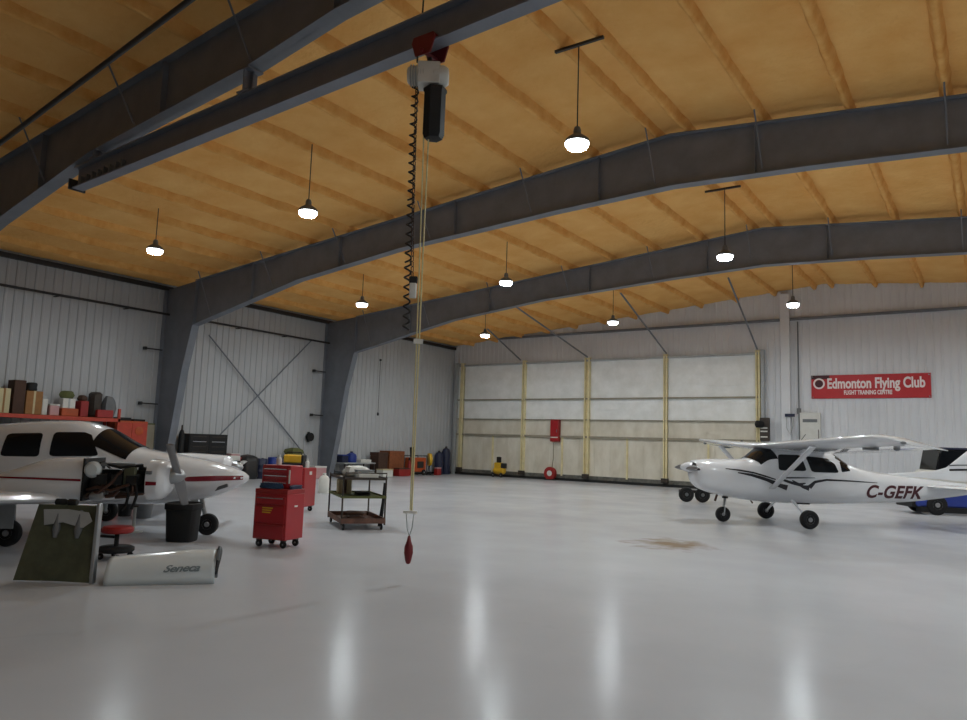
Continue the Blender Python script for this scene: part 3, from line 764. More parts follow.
for sg in (-1, 1):
    MB().box((2.14, sg*EY-.32*1, 1.18), (.08, .12, .05)).build('cowl_latch', 'grey', tw)
    s_ = MB().lathe([(.13, 0), (.12, .06), (.09, .14), (.03, .2), (0, .21)], (2.36, sg*EY, 1.13), (1, 0, 0), n=22).build('spinner', 'alu', tw)
    p_ = MB(); an = math.radians(44 if sg < 0 else 8)
    for e in (1, -1):
        dv = Vector((0, -math.sin(an)*e if sg < 0 else math.cos(an)*e, math.cos(an)*e if sg < 0 else math.sin(an)*e)); nv = Vector((1, 0, 0)).cross(dv)
        c0 = Vector((2.43, sg*EY, 1.13))
        def pt(rr, ww, tt): return (tuple(c0+dv*rr+nv*ww+Vector((tt, 0, 0))), tuple(c0+dv*rr-nv*ww-Vector((tt, 0, 0))))
        se = []
        for rr, ww, tt in ((.06, .04, .04), (.2, .06, .045), (.4, .058, .025), (.58, .045, .012), (.66, .018, .005)):
            a_, b_ = pt(rr, ww, tt); se.append((a_, b_, .14, (1, 0, 0)))
        q = foil(se, 6); p_.add(q.v, q.f)
    p_.build('propeller', 'hub', tw)
# open engine
en = MB(); en.span((1.2, -EY-.13, .86), (1.9, -EY+.13, 1.2)); en.span((1.1, -EY-.2, .8), (1.25, -EY+.2, 1.1)); en.span((1.75, -EY-.1, .95), (1.95, -EY+.1, 1.25))
eo = en.build('engine', 'engine', tw, bev=.02, loc=(.13, 0, 0))
for sg in (-1, 1):
    for k in range(3):
        cx = 1.35+k*.21
        c_ = MB(); c_.cyl((cx, -EY+sg*.12, 1.06), (cx, -EY+sg*.34, 1.06), .06, n=16)
        for f_ in range(6): c_.lathe([(.06, 0), (.088, .003), (.088, .011), (.06, .014)], (cx, -EY+sg*(.15+f_*.03), 1.06), (0, sg, 0), n=18)
        c_.box((cx, -EY+sg*.36, 1.06), (.15, .05, .14)); c_.build('cylinder', 'engine', eo)
        e_ = MB().tube([(cx, -EY+sg*.3, 1.0), (cx+.02, -EY+sg*.33, .9), (cx-.06, -EY+sg*.3, .82), (cx-.25, -EY+sg*.25, .8)], .028); e_.build('exhaust_pipe', 'exhaust', eo)
MB().lathe([(.0, -.05), (.1, -.05), (.12, -.02), (.12, .03), (.08, .07), (0, .08)], (1.2, -EY-.33, 1.2), (0, -1, 0), n=24).build('air_box', 'cowlwhite', eo)
MB().lathe([(.0, -.1), (.05, -.1), (.075, -.05), (.075, .05), (.05, .1), (0, .1)], (1.28, -EY-.3, .82), (1, 0, .2), n=18).build('turbocharger', 'alu', eo)
MB().box((1.72, -EY-.3, 1.12), (.16, .1, .26)).build('oil_cooler', 'green', eo, bev=.01)
MB().box((1.55, -EY-.2, 1.28), (.5, .28, .05)).build('top_baffle', 'grey', eo, bev=.008)
for pts, mt in (([(1.12, -EY-.3, .9), (1.3, -EY-.38, .95), (1.5, -EY-.4, .9), (1.75, -EY-.38, 1.0)], 'exhaust'), ([(1.1, -EY-.25, 1.25), (1.3, -EY-.3, 1.3), (1.6, -EY-.36, 1.24), (1.9, -EY-.3, 1.28)], 'black'),
                ([(1.7, -EY-.36, .98), (1.75, -EY-.38, .85), (1.72, -EY-.36, .7), (1.66, -EY-.36, .62)], 'black'), ([(1.83, -EY-.33, .98), (1.86, -EY-.36, .85), (1.83, -EY-.36, .72), (1.8, -EY-.36, .64)], 'black'),
                ([(1.1, -EY-.2, .85), (1.35, -EY-.42, .88), (1.5, -EY-.38, 1.02), (1.62, -EY-.36, 1.2)], 'exhaust')):
    MB().tube(pts, .022, 8).build('hose', mt, eo)
mt_ = MB()
for z0, z1 in ((1.32, .95), (.78, 1.15)):
    for yy in (-.3, .3): mt_.tube([(1.06, -EY+yy, z0), (1.5, -EY+yy*.6, z1)], .018)
mt_.build('engine_mount', 'iron', eo)
MB().span((1.06, -EY-.36, .74), (1.09, -EY+.36, 1.36)).build('firewall', 'black', eo)
# gear
for sg in (-1, 1):
    MB().cyl((0, sg*1.75, .72), (0, sg*1.68, .2), .045).build('gear_leg', 'ltgrey', tw)
    wheel(tw, (0, sg*1.8, .2), .2, .15)
    MB().span((-.12, sg*1.93, .28), (.14, sg*1.95, .68)).build('gear_door', 'ltgrey', tw)
MB().cyl((2.3, 0, .66), (2.42, 0, .24), .04).build('nose_gear_strut', 'ltgrey', tw); wheel(tw, (2.44, 0, .19), .19, .13)
MB().span((2.18, -.2, .5), (2.3, -.18, .66)).build('gear_door', 'ltgrey', tw)

# ------------------------------------------------------------------ loose airplane parts on the floor
a_, c_ = at_z(10, 581), at_z(94, 584)
mid = (a_+c_)/2; wid = (c_-a_).length; ang = math.atan2(c_.y-a_.y, c_.x-a_.x)
gp = thing('cowl_panel', 'olive green airplane panel standing upright on its edge, with a bright metal side strip', 'airplane panel', (mid.x, mid.y, 0), ang)
b = MB(); hgt, lean = .86, .16; nu, nv = 16, 12
vs = []
for i in range(nu+1):
    for j in range(nv+1):
        u_ = (i/nu-.5)*(wid-.1)*(1-.13*(j/nv)); t = j/nv
        vs.append((u_+.06*t, lean*t+.05*math.cos(2.2*(i/nu-.5))-.05, .015+hgt*t))
n = nv+1; fs = [(i*n+j, (i+1)*n+j, (i+1)*n+j+1, i*n+j+1) for i in range(nu) for j in range(nv)]
o_ = len(vs); vs2 = [(x, y+.025, z) for x, y, z in vs]
fs2 = [tuple(k+o_ for k in f[::-1]) for f in fs]
edge = [(i*n, (i+1)*n) for i in range(nu)]+[(nu*n+j, nu*n+j+1) for j in range(nv)]+[(i*n+nv, (i+1)*n+nv) for i in range(nu)]+[(j, j+1) for j in range(nv)]
b.add(vs+vs2, fs+fs2+[(p, q, q+o_, p+o_) for p, q in edge])
b.build('panel', 'green', gp)
hx_ = wid/2
b = MB(); b.xz([(hx_-.06, 0), (hx_-.01, 0), (hx_-.005, .92), (hx_-.045, .92)], -.02, .06); b.build('edge_strip', 'alu', gp, bev=.01)
b = MB(); b.xz([(-.2, .64), (.02, .68), (.26, .62), (.36, .7), (.3, .8), (.05, .83), (-.24, .82)], .088, .095); b.v = [(x, y-.02+(z-.64)*.17, z) for x, y, z in b.v]; b.build('bare_patch', 'ltgrey', gp)
for u_ in (-.06, .2):
    b = MB(); b.lathe([(.02, .0), (.045, .1), (.03, .2), (.02, .32), (.0, .33)], (u_, .07, .5), (0, .16, 1), n=12); b.build('fitting', 'grey', gp)
b = MB(); b.cyl((0, .17, .86), (0, .55, .0), .02); b.build('rear_prop', 'iron', gp)
b = MB(); b.lathe([(.03, -.13), (.04, -.12), (.04, -.02), (.03, 0), (.03, .02), (.04, .03), (.04, .12), (.03, .13)], (-.02, .18, .905), (1, 0, 0), n=16); b.build('top_grip', 'black', gp)

# lying cowl half
a_, c_ = at_z(103, 586), at_z(214, 584)
mid = (a_+c_)/2; ln_ = (c_-a_).length; ang = math.atan2(c_.y-a_.y, c_.x-a_.x)
cw = thing('engine_cowl', 'loose white engine cowl lying on the floor with a grey script name', 'engine cowl', (mid.x, mid.y, 0), ang)
def cowl_pt(u, t):   # u along, t 0..1 from front foot over the top to the back foot
    a = PI*t; wz = .36*(1-.25*max(0, (u/ln_+.5)-.75)*4*.3)*(.78+.3*(u/ln_+.5)); wy = .33
    return (u, .33-wy*math.cos(a)*(1 if t < .5 else .9), wz*math.sin(a)**.7 if 0 < t < 1 else 0)
b = MB(); nu, nt_ = 24, 22; vs = [cowl_pt(-ln_/2+ln_*i/nu, j/nt_) for i in range(nu+1) for j in range(nt_+1)]
n = nt_+1; b.add(vs, [(i*n+j, (i+1)*n+j, (i+1)*n+j+1, i*n+j+1) for i in range(nu) for j in range(nt_)])
o = b.build('shell', 'cowlwhite', cw, smooth=60)
sm = o.modifiers.new('thick', 'SOLIDIFY'); sm.thickness = .015; sm.offset = -1
vs, fs = text_mesh('Seneca', .15, .45, .004, .95)
b = MB(); tv = []
for u, v, _ in vs:
    t = .09+v*.75; q = cowl_pt(.02+u, t); tv.append((q[0], q[1]-.012, q[2]+.006))
b.add(tv, fs); b.build('script_name', 'ltgrey2', cw)
b = MB(); vs = []
for i in range(13):
    t = .06+.5*i/12; q = cowl_pt(ln_/2, t); vs += [(q[0]+.0, q[1], q[2]+.0), (q[0]+.05*math.sin(PI*i/12)+.01, q[1]+.03, q[2]*1.02+.01)]
b.add(vs, [(2*i, 2*i+2, 2*i+3, 2*i+1) for i in range(12)])
o = b.build('intake_rim', 'dark', cw); s_ = o.modifiers.new('thick', 'SOLIDIFY'); s_.thickness = .02
b = MB(); b.xz([(ln_/2-.01, .06), (ln_/2+.03, .06), (ln_/2+.045, .40), (ln_/2+.03, .44), (ln_/2+.0, .36)], .06, .09); b.build('end_flange', 'grey', cw, bev=.008)

# stool, bin, buckets, stand
q = at_z(115, 559); s = thing('creeper_stool', 'low red-topped mechanic stool with black base, right of the green panel', 'stool', (q.x, q.y, 0), .4)
MB().lathe([(0, .36), (.19, .36), (.21, .38), (.21, .42), (.18, .45), (0, .455)], n=26).build('seat', 'redd', s)
MB().cyl((0, 0, .12), (0, 0, .37), .03).build('post', 'black', s)
b = MB(); b.lathe([(0, .1), (.22, .1), (.24, .12), (.24, .16), (.2, .18), (0, .18)], n=24); b.build('base_tray', 'black', s)
MB().box((-.14, 0, .3), (.24, .06, .03)).build('lever', 'black', s)
for k in range(4):
    a = PI/4+k*PI/2; wheel(s, (.19*math.cos(a), .19*math.sin(a), .045), .045, .03, (math.cos(a+1), math.sin(a+1), 0), name='caster')
q = at_z(182, 540); s = thing('trash_bin', 'black tapered waste bin in front of the twin airplane nose wheel', 'bin', (q.x+.08, q.y-.06, 0), .6)
b = MB(); pf = [(.21, 0), (.22, .02), (.25, .52), (.272, .53), (.272, .62), (.25, .63), (.235, .6), (.2, .04)]
n = 24; vs = []
for r_, h in pf:
    for j in range(n):
        a = 2*PI*j/n; c, sn = math.cos(a), math.sin(a); k = (abs(c)**4+abs(sn)**4)**-.25
        vs.append((r_*c*k, r_*sn*k, h))
b.add(vs, [(i*n+j, i*n+(j+1) % n, (i+1)*n+(j+1) % n, (i+1)*n+j) for i in range(len(pf)-1) for j in range(n)]+[tuple(range(n))[::-1], tuple((len(pf)-1)*n+j for j in range(n))])
b.build('bin_body', 'black', s)
def bucket(px, py, r_, h, mt, label, dark=None):
    q = at_z(px, py); s = thing('bucket', label, 'bucket', (q.x, q.y, 0))
    MB().lathe([(r_*.8, 0), (r_, h), (r_*1.06, h), (r_*1.06, h-.03), (r_*.96, h-.03), (r_*.76, .02), (0, .02)], n=22).build('bucket_body', mt, s)
    MB().tube([(r_*math.cos(a)*1.03, r_*math.sin(a)*.4, h+.0+.03*math.sin(a)) for a in [PI*i/10 for i in range(11)]], .006, 6).build('handle', 'iron', s)
bucket(124.5, 516, .16, .36, 'dark', 'dark bucket on the floor under the twin airplane, left of a paler one')
bucket(143, 518, .19, .38, 'grey', 'mid grey bucket on the floor under the twin airplane, right of a darker one')
q = at_z(133, 532); s = thing('support_stand', 'white upright support post standing below the open engine', 'stand', (q.x, q.y, 0))
MB().cyl((0, 0, .02), (0, 0, .45), .03).build('post', 'offwhite', s); MB().lathe([(.0, 0), (.16, 0), (.16, .015), (.04, .03), (0, .03)]).build('base_plate', 'offwhite', s); MB().lathe([(0, .44), (.06, .44), (.07, .47), (0, .47)]).build('head', 'iron', s)

# ------------------------------------------------------------------ tool cabinets
def cabinet(loc, rz, w, d, zt, label, drawers, upper):
    s = thing('tool_cabinet', label, 'tool cabinet', loc, rz)
    MB().span((-w/2, -d/2, .13), (w/2, d/2, zt)).build('body', 'red', s, bev=.015)
    z = zt-.05
    for k, h in enumerate(drawers):
        dr = MB().span((-w/2+.03, -d/2-.015, z-h+.012), (w/2-.03, -d/2+.01, z)).build('drawer', 'red', s, bev=.006)
        MB().span((-w/2+.06, -d/2-.032, z-.03), (w/2-.06, -d/2-.014, z-.015)).build('handle', 'chrome' if k == 0 else 'redd', dr)
        z -= h
    for sx in (-1, 1):
        for sy in (-1, 1): wheel(s, (sx*(w/2-.08), sy*(d/2-.08), .06), .06, .04, name='caster')
    cb = MB()
    for sx in (-1, 1):
        for sy in (-1, 1): cb.span((sx*(w/2-.08)-.035, sy*(d/2-.08)-.035, .1), (sx*(w/2-.08)+.035, sy*(d/2-.08)+.035, .135))
    cb.build('caster_plate', 'iron', s)
    return s
q = at_z(251.5, 546.5); a15 = math.radians(15); w_, d_ = .62, .5
ux, uy = Vector((math.cos(a15), math.sin(a15), 0)), Vector((-math.sin(a15), math.cos(a15), 0))
ctr = q+ux*w_/2+uy*d_/2; ctr.z = 0
s = cabinet(ctr, a15, w_, d_, .86, 'tall red rolling tool cabinet nearest the viewer, with a blue cloth in its tray', [.13, .3, .24], True)
zt = 1.31
b = MB(); b.span((-.31, -.1, .93), (.24, .25, zt)); b.build('upper_chest', 'red', s, bev=.015)
b = MB(); b.span((-.31, -.25, .855), (.31, .25, .93)); b.build('tray', 'redd', s, bev=.01)
for k in range(3):
    z0 = .96+k*.11; dr = MB().span((-.28, -.115, z0), (.21, -.095, z0+.095)).build('drawer', 'red', s, bev=.005)
    MB().span((-.25, -.13, z0+.06), (.18, -.114, z0+.075)).build('handle', 'chrome', dr)
MB().span((.212, -.108, 1.02), (.236, -.095, 1.24)).build('corner_label', 'offwhite', s)
b = MB()
for k in range(3): b.span((-.14, -.268, .62-k*.035), (.06-.02*k, -.2645, .64-k*.035))
b.build('yellow_decal', 'yellow', s)
MB().box((.313, .0, .66), (.006, .09, .025)).build('badge', 'offwhite', s)
w0 = Matrix.Translation(ctr) @ Matrix.Rotation(a15, 4, 'Z')
def on(local): return w0 @ Vector(local)
def lump(name, mt, label, cat, loc, dims, rz=0, seed=0, amp=.25, group=None):
    rn = random.Random(seed); b = MB().ball((0, 0, 0), 1, 16)
    vv = []
    for x, y, z in b.v:
        x, y, z = [math.copysign(abs(q_)**.62, q_) for q_ in (x, y, z)]
        k = 1+amp*(math.sin(3*x+seed)*math.cos(4*y+seed*2)+.5*math.sin(5*z+seed)+.3*math.sin(9*x+7*y+seed))
        vv.append((x*dims[0]/2*k, y*dims[1]/2*k, (max(z, -.75)+.75)*dims[2]/1.75*(.85+.15*k)))
    b.v = vv
    return b.build(name, mt, smooth=60, loc=loc, rz=rz, tags=(label, cat, group))
lump('work_cloth', 'cloth', 'crumpled dark blue cloth lying in the tray of the near red cabinet', 'cloth', on((-.06, -.18, .932)), (.42, .12, .09), a15, 3)
lump('work_glove', 'navy', 'small dark bundle at the right end of the near red cabinet tray', 'cloth', on((.275, .02, .932)), (.05, .34, .07), a15, 5)
def bottle(px_loc, r_, h, mt, label, cap='offwhite'):
    s = thing('bottle', label, 'bottle', px_loc)
    MB().lathe([(0, 0), (r_, 0), (r_, h*.62), (r_*.45, h*.78), (r_*.4, h*.85), (0, h*.85)], n=18).build('bottle_body', mt, s)
    MB().lathe([(r_*.5, h*.84), (r_*.5, h), (0, h)], n=14).build('cap', cap, s)
bottle(on((-.1, .05, zt)), .045, .17, 'offwhite', 'small white bottle on top of the near red cabinet')
a2 = math.radians(20); q = at_z(272, 511); c2 = q+Vector((math.cos(a2), math.sin(a2), 0))*.4+Vector((-math.sin(a2), math.cos(a2), 0))*.3; c2.z = 0
s = cabinet(c2, a2, .82, .6, 1.06, 'red rolling tool cabinet standing behind the nearer one', [.12, .14, .16, .2, .22], False)
MB().box((.413, .0, .93), (.006, .12, .08)).build('white_sticker', 'offwhite', s)
w2 = Matrix.Translation(c2) @ Matrix.Rotation(a2, 4, 'Z')
s = thing('battery_charger', 'yellow and black battery charger on top of the rear red cabinet', 'charger', w2 @ Vector((-.02, -.05, 1.06)), math.radians(30))
MB().span((-.28, -.15, 0), (.26, .15, .1)).build('base', 'black', s, bev=.01); MB().span((-.24, -.13, .1), (.22, .13, .3)).build('case', 'yellow', s, bev=.03)
MB().tube([(-.2, 0, .3), (-.18, 0, .36), (.16, 0, .36), (.18, 0, .3)], .014).build('handle', 'black', s); MB().span((.2, -.13, .02), (.26, .13, .3)).build('end_cap', 'black', s, bev=.02)
bottle(w2 @ Vector((.36, -.1, 1.06)), .05, .22, 'offwhite', 'small white bottle at the right end of the rear red cabinet')

# rolling cart
N_, A_, B_ = Vector((-10.6, 10.5, 0)), Vector((-11.78, 11.3, 0)), Vector((-10.08, 11.14, 0))
cl_, cd_ = 1.55, .88; ca = math.atan2(A_.y-N_.y, A_.x-N_.x); cc_ = N_+(A_-N_)/2+(B_-N_)/2
ca -= PI   # long axis towards the viewer's right
s = thing('rolling_cart', 'three-tier rusty metal cart on casters, loaded with parts', 'cart', cc_, ca)
def tray(z, mt, name, lip=.05):
    b = MB(); b.span((-cl_/2, -cd_/2, z), (cl_/2, cd_/2, z+.012))
    for sy in (-1, 1): b.span((-cl_/2, sy*cd_/2-.008, z), (cl_/2, sy*cd_/2+.008, z+lip))
    for sx in (-1, 1): b.span((sx*cl_/2-.008, -cd_/2, z), (sx*cl_/2+.008, cd_/2, z+lip))
    return b.build(name, mt, s)
tray(.13, 'rust', 'bottom_shelf', .1); tray(.62, 'olive', 'middle_shelf', .045); tray(.98, 'iron', 'top_shelf', .05)
for sx in (-1, 1):
    for sy in (-1, 1):
        MB().cyl((sx*(cl_/2-.01), sy*(cd_/2-.01), .1), (sx*(cl_/2-.01), sy*(cd_/2-.01), 1.05), .017, n=10).build('post', 'iron', s)
        wheel(s, (sx*(cl_/2-.06), sy*(cd_/2-.06), .06), .06, .04, name='caster')
MB().tube([(cl_/2, -cd_/2+.02, 1.0), (cl_/2+.1, -cd_/2+.03, 1.12), (cl_/2+.1, cd_/2-.03, 1.12), (cl_/2, cd_/2-.02, 1.0)], .014).build('push_handle', 'iron', s)
wc = Matrix.Translation(cc_) @ Matrix.Rotation(ca, 4, 'Z')
def oncart(x, y, z): return wc @ Vector((x, y, z))
def crate(name, label, cat, loc, dims, mt, rz=0, group=None, lid=None, band=None):
    s = thing(name, label, cat, loc, rz, group); w, d, h = dims
    MB().span((-w/2, -d/2, 0), (w/2, d/2, h*.86 if lid else h)).build('box_body', mt, s, bev=min(.02, h*.08))
    if lid: MB().span((-w/2-.01, -d/2-.01, h*.86), (w/2+.01, d/2+.01, h)).build('lid', lid, s, bev=.008)
    if band: MB().span((-w/2-.004, -.03, h*.02), (w/2+.004, .03, h+.004)).build('tape', band, s)
    return s
lump('plastic_sheet', 'offwhite', 'white crumpled plastic sheet on the top shelf of the cart', 'plastic sheet', oncart(-.38, .02, .994), (.42, .5, .22), ca, 9)
crate('parts_box', 'grey parts box in the middle of the cart top shelf', 'box', oncart(.09, .12, .994), (.3, .35, .16), 'ltgrey', ca, lid='grey')
crate('cloth_roll', 'flat white package at the right end of the cart top shelf', 'package', oncart(.47, .1, .994), (.3, .4, .1), 'offwhite', ca)
crate('carton', 'open tan carton standing at the left end of the cart middle shelf', 'box', oncart(-.48, -.18, .632), (.26, .28, .3), 'cream', ca, band='dkbrown')
b = MB(); b.tube([oncart(.1, -.1, .19), oncart(.14, -.05, .61)], .035); b = b
lean = MB().tube([(0, 0, 0), (.1, .02, .5), (.12, .03, .9)], [.05, .03, .022], 10).build('pry_bar', 'black', loc=oncart(.1, .5, .0), rz=ca, tags=('dark metal bar leaning upright against the back of the cart', 'bar'))
lump('metal_scrap', 'rust', 'rust brown metal part lying in the cart bottom tray', 'metal part', oncart(-.25, .05, .144), (.5, .4, .14), ca, 12)
lump('drip_pan', 'dkbrown', 'dark brown part at the right of the cart bottom tray', 'metal part', oncart(.3, -.1, .144), (.45, .4, .1), ca, 15)
lump('oily_rag', 'dark', 'dark rag on the middle shelf of the cart', 'rag', oncart(.1, .1, .634), (.4, .3, .08), ca, 17)
q = at_z(323.5, 493); s = thing('plastic_jug', 'tall white plastic jug on the floor between the red cabinets and the cart', 'jug', (q.x, q.y, 0))
MB().lathe([(0, 0), (.17, 0), (.18, .03), (.18, .45), (.12, .55), (.06, .58), (0, .58)], n=20).build('jug_body', 'offwhite', s); MB().lathe([(.06, .575), (.06, .65), (0, .65)], n=14).build('cap', 'offwhite', s)

# ------------------------------------------------------------------ along the side wall: rack with boxes
XW = XL+.07
rk = thing('storage_rack', 'orange red steel pallet rack along the side wall behind the twin airplane', 'rack', (XW, 0, 0))
y0, y1 = 8.7, 14.15
for yy in (y0, y1-.08):
    b = MB()
    for xx in (.02, .95): b.span((xx, yy, 0), (xx+.08, yy+.08, 2.6 if yy > 10 else 2.6))
    for z in (.3, .9, 1.5): b.cyl((.06, yy+.04, z), (.98, yy+.04, z+.5), .015, n=6)
    b.build('upright', 'rackred', rk)
for z in (1.05, 2.26):
    b = MB()
    for xx in (.02, .98): b.span((xx, y0, z-.13), (xx+.05, y1, z-.01))
    b.build('cross_beam', 'rackred', rk)
    MB().span((.03, y0, z-.02), (1.02, y1, z)).build('shelf_board', 'wood', rk)
ZS = 2.262
def wy(px, py, X=-26.1): return at_x(px, py, X).y
def rackbox(kind, name, label, cat, x0p, x1p, ytop, mt, base=ZS, ybase=None, dx=.4, X=-26.1, **kw):
    a = at_x(x0p, 405, X).y; c = at_x(x1p, 405, X).y; top = at_x((x0p+x1p)/2, ytop, X).z
    h = top-base
    loc = (X, (a+c)/2, base)
    if kind == 'box': return crate(name, label, cat, loc, (dx, c-a, h), mt, **kw)
    if kind == 'lump': return lump(name, mt, label, cat, loc, (dx, (c-a)*1.05, h), 0, hash(name+mt) % 17 if False else int(x0p) % 17, .2)
rackbox('box', 'carton', 'cream carton at the left edge of the photo, on top of the orange rack', 'box', -6, 7, 388, 'cream', band='brown')
rackbox('box', 'carton', 'tall dark brown carton on the rack, left of the tan carton', 'box', 9, 21, 380, 'dkbrown', dx=.5)
rackbox('box', 'carton', 'large tan carton on the rack with a black bag on it', 'box', 22.5, 39.5, 391, 'brown', lid=None, band='cream')
t_ = at_x(31, 391, -26.1); lump('bag', 'black', 'black bag slumped on the large tan carton', 'bag', (-26.1, t_.y, t_.z+.006), (.3, .34, .28), 0, 4, .15)
rackbox('box', 'paint_can', 'white can standing right beside the large tan carton', 'can', 41, 46.5, 396, 'offwhite', dx=.2, lid='ltgrey')
rackbox('box', 'carton', 'low white and blue carton on the rack beside the white can', 'box', 47.5, 57, 404, 'pink', lid='offwhite')
rackbox('box', 'crate', 'low orange crate on the rack carrying a white box', 'crate', 59, 76, 408.5, 'orange', dx=.45)
t_ = at_x(66.5, 408.5, -26.1); crate('carton', 'square white box on the low orange crate', 'box', (-26.1, t_.y, t_.z+.002), (.3, .42, .34), 'offwhite', band='ltgrey')
t2 = t_.copy(); lump('canvas_bundle', 'olive', 'olive green bundle heaped on the square white box', 'bundle', (-26.15, t_.y, t_.z+.35), (.3, .42, .26), 0, 8, .2)
rackbox('box', 'crate', 'upright brown and red crate in the middle right of the rack', 'crate', 78, 86, 401, 'redd', dx=.4)
rackbox('lump', 'engine_part', 'dark grey machine part on the rack right of the red crate', 'machine part', 89, 100.5, 392, 'iron', X=-26.25)
rackbox('lump', 'canvas_bundle', 'grey bundle at the right end of the rack', 'bundle', 103, 114, 396, 'grey', X=-26.25)
t_ = at_x(82, 401, -26.1); lump('bag', 'dkbrown', 'brown bag lying on top of the upright red crate', 'bag', (-26.1, t_.y, t_.z+.002), (.28, .26, .2), 0, 21, .15)
rackbox('box', 'carton', 'flat dark red carton in front of the grey bundle on the rack', 'box', 97, 113, 410, 'redd', dx=.16, X=-25.72)
# under the top shelf
lump('tarpaulin', 'grey', 'blue grey tarpaulin on the lower rack shelf behind the cabin roof', 'tarpaulin', (-26.0, 10.6, 1.052), (.7, 1.5, .9), 0, 6, .15)
crate('carton', 'dark carton on the lower rack shelf', 'box', (-26.05, 12.9, 1.052), (.6, 1.4, .7), 'dkbrown')
# red workshop cabinet right of the rack
s = thing('storage_cabinet', 'tall orange red cabinet against the side wall, right of the rack', 'cabinet', (XW+.32, 14.83, 0))
MB().span((-.3, -.62, 0), (.3, .62, 2.2)).build('body', 'orange', s, bev=.015)
for sy in (-1, 1):
    d_o = MB().span((.3, min(sy*.01, sy*.6), .08), (.325, max(sy*.01, sy*.6), 2.14)).build('door', 'rackred', s, bev=.008)
    MB().span((.325, sy*.06-.015, 1.0), (.35, sy*.06+.015, 1.25)).build('handle', 'iron', d_o)
MB().lathe([(0, 0), (.16, 0), (.16, .02), (.1, .03), (0, .03)], (.325, .28, 1.85), (1, 0, 0), n=20).build('round_sign', 'orange', s)
crate('tool_case', 'flat black case on top of the orange cabinet', 'case', (XW+.32, 14.6, 2.2), (.4, .5, .12), 'black', lid='dark')
crate('tool_case', 'second flat black case on the orange cabinet, at its right end', 'case', (XW+.32, 15.18, 2.2), (.35, .45, .08), 'black', lid='dark')
s = thing('locker', 'narrow beige locker between the orange cabinet and the steel column', 'locker', (XW+.25, 15.66, 0))
MB().span((-.22, -.18, 0), (.22, .18, 2.15)).build('body', 'olive', s, bev=.01); MB().span((.22, -.16, .05), (.235, .16, 2.1)).build('door', 'doorrail', s, bev=.005)
s = thing('gas_cylinder', 'tall slim black gas bottle right of the middle steel column', 'gas bottle', (-26.1, 16.95, 0))
MB().lathe([(0, 0), (.11, 0), (.115, .05), (.115, 1.75), (.07, 1.92), (.03, 1.97), (0, 1.97)], n=20).build('cylinder_body', 'black', s); MB().lathe([(.03, 1.96), (.035, 2.0), (.03, 2.14), (0, 2.15)], n=14).build('valve', 'iron', s)
# black tool chest on a red bench
bn = thing('work_bench', 'red bench against the side wall under the black tool chest', 'bench', (XW+.42, 18.35, 0))
MB().span((-.4, -1.25, .84), (.4, 1.25, .9)).build('top', 'redd', bn, bev=.01)
for sx in (-1, 1):
    for sy in (-1, 1): MB().span((sx*.36-.03, sy*1.18-.03, 0), (sx*.36+.03, sy*1.18+.03, .84)).build('leg', 'redd', bn)
MB().span((-.38, -1.2, .25), (.38, 1.2, .28)).build('lower_shelf', 'redd', bn)
s = thing('tool_chest', 'long black tool chest with bright handles on the red bench', 'tool chest', (XW+.4, 18.05, .9))
MB().span((-.3, -.88, 0), (.3, .88, .92)).build('body', 'black', s, bev=.015)
for k in range(4):
    for sy in (-1, 1):
        d_o = MB().span((.3, min(sy*.02, sy*.84), .08+k*.2), (.318, max(sy*.02, sy*.84), .26+k*.2)).build('drawer', 'black', s, bev=.005)
        MB().span((.318, sy*.43-.3, .2+k*.2), (.335, sy*.43+.3, .225+k*.2)).build('handle', 'chrome' if k == 2 else 'iron', d_o)
crate('carton', 'pale pink carton on the red bench right of the black tool chest', 'box', (XW+.6, 19.3, .9), (.4, .42, .16), 'pink', lid='offwhite')
crate('carton', 'dark red case standing in front of the red bench', 'case', (XW+1.15, 18.7, 0), (.5, 1.0, .78), 'redd', lid='dark')
crate('crate', 'white low carton on the dark red case by the bench', 'box', (XW+1.15, 18.9, .78), (.35, .5, .2), 'offwhite')
lump('bag', 'dark', 'dark duffel bag left of the blue barrels', 'bag', (XW+.6, 20.05, 0), (.8, .8, 1.02), 0, 11, .12)
for k, (yy, xx, h, mt, lb) in enumerate(((20.75, .6, .86, 'navy', 'dark blue barrel right of the duffel bag, behind the twin airplane nose'), (21.35, .75, .92, 'blue', 'bright blue barrel beside the dark blue one'), (21.95, .55, .9, 'navy', 'dark blue barrel half hidden behind the rear red cabinet'))):
    s = thing('barrel', lb, 'barrel', (XW+xx, yy, 0)); r_ = .28
    MB().lathe([(0, 0), (r_*.92, 0), (r_, .04), (r_, h*.32), (r_*1.04, h*.34), (r_, h*.36), (r_, h*.66), (r_*1.04, h*.68), (r_, h*.7), (r_, h-.04), (r_*.92, h), (0, h-.02)], n=24).build('barrel_body', mt, s)
    MB().lathe([(.05, h-.03), (.05, h+.02), (0, h+.02)], (.12, 0, 0), n=12).build('bung', 'black', s)
crate('crate', 'green grey machine crate right of the barrels', 'crate', (XW+.5, 22.75, 0), (.7, .7, 1.0), 'iron', lid='grey')
lump('canvas_bundle', 'olive', 'dark green bundle on the machine crate left of the far column', 'bundle', (XW+.5, 22.7, 1.0), (.55, .8, .35), 0, 13, .2)
crate('carton', 'pale lilac carton on the floor left of the far column', 'box', (XW+1.2, 23.4, 0), (.6, .7, .55), 'pink', lid='offwhite')
q = at_x(311, 437, XL+.25)
s = thing('hose_reel', 'small black reel on the side wall left of the far column', 'hose reel', (XL+.05, q.y, q.z))
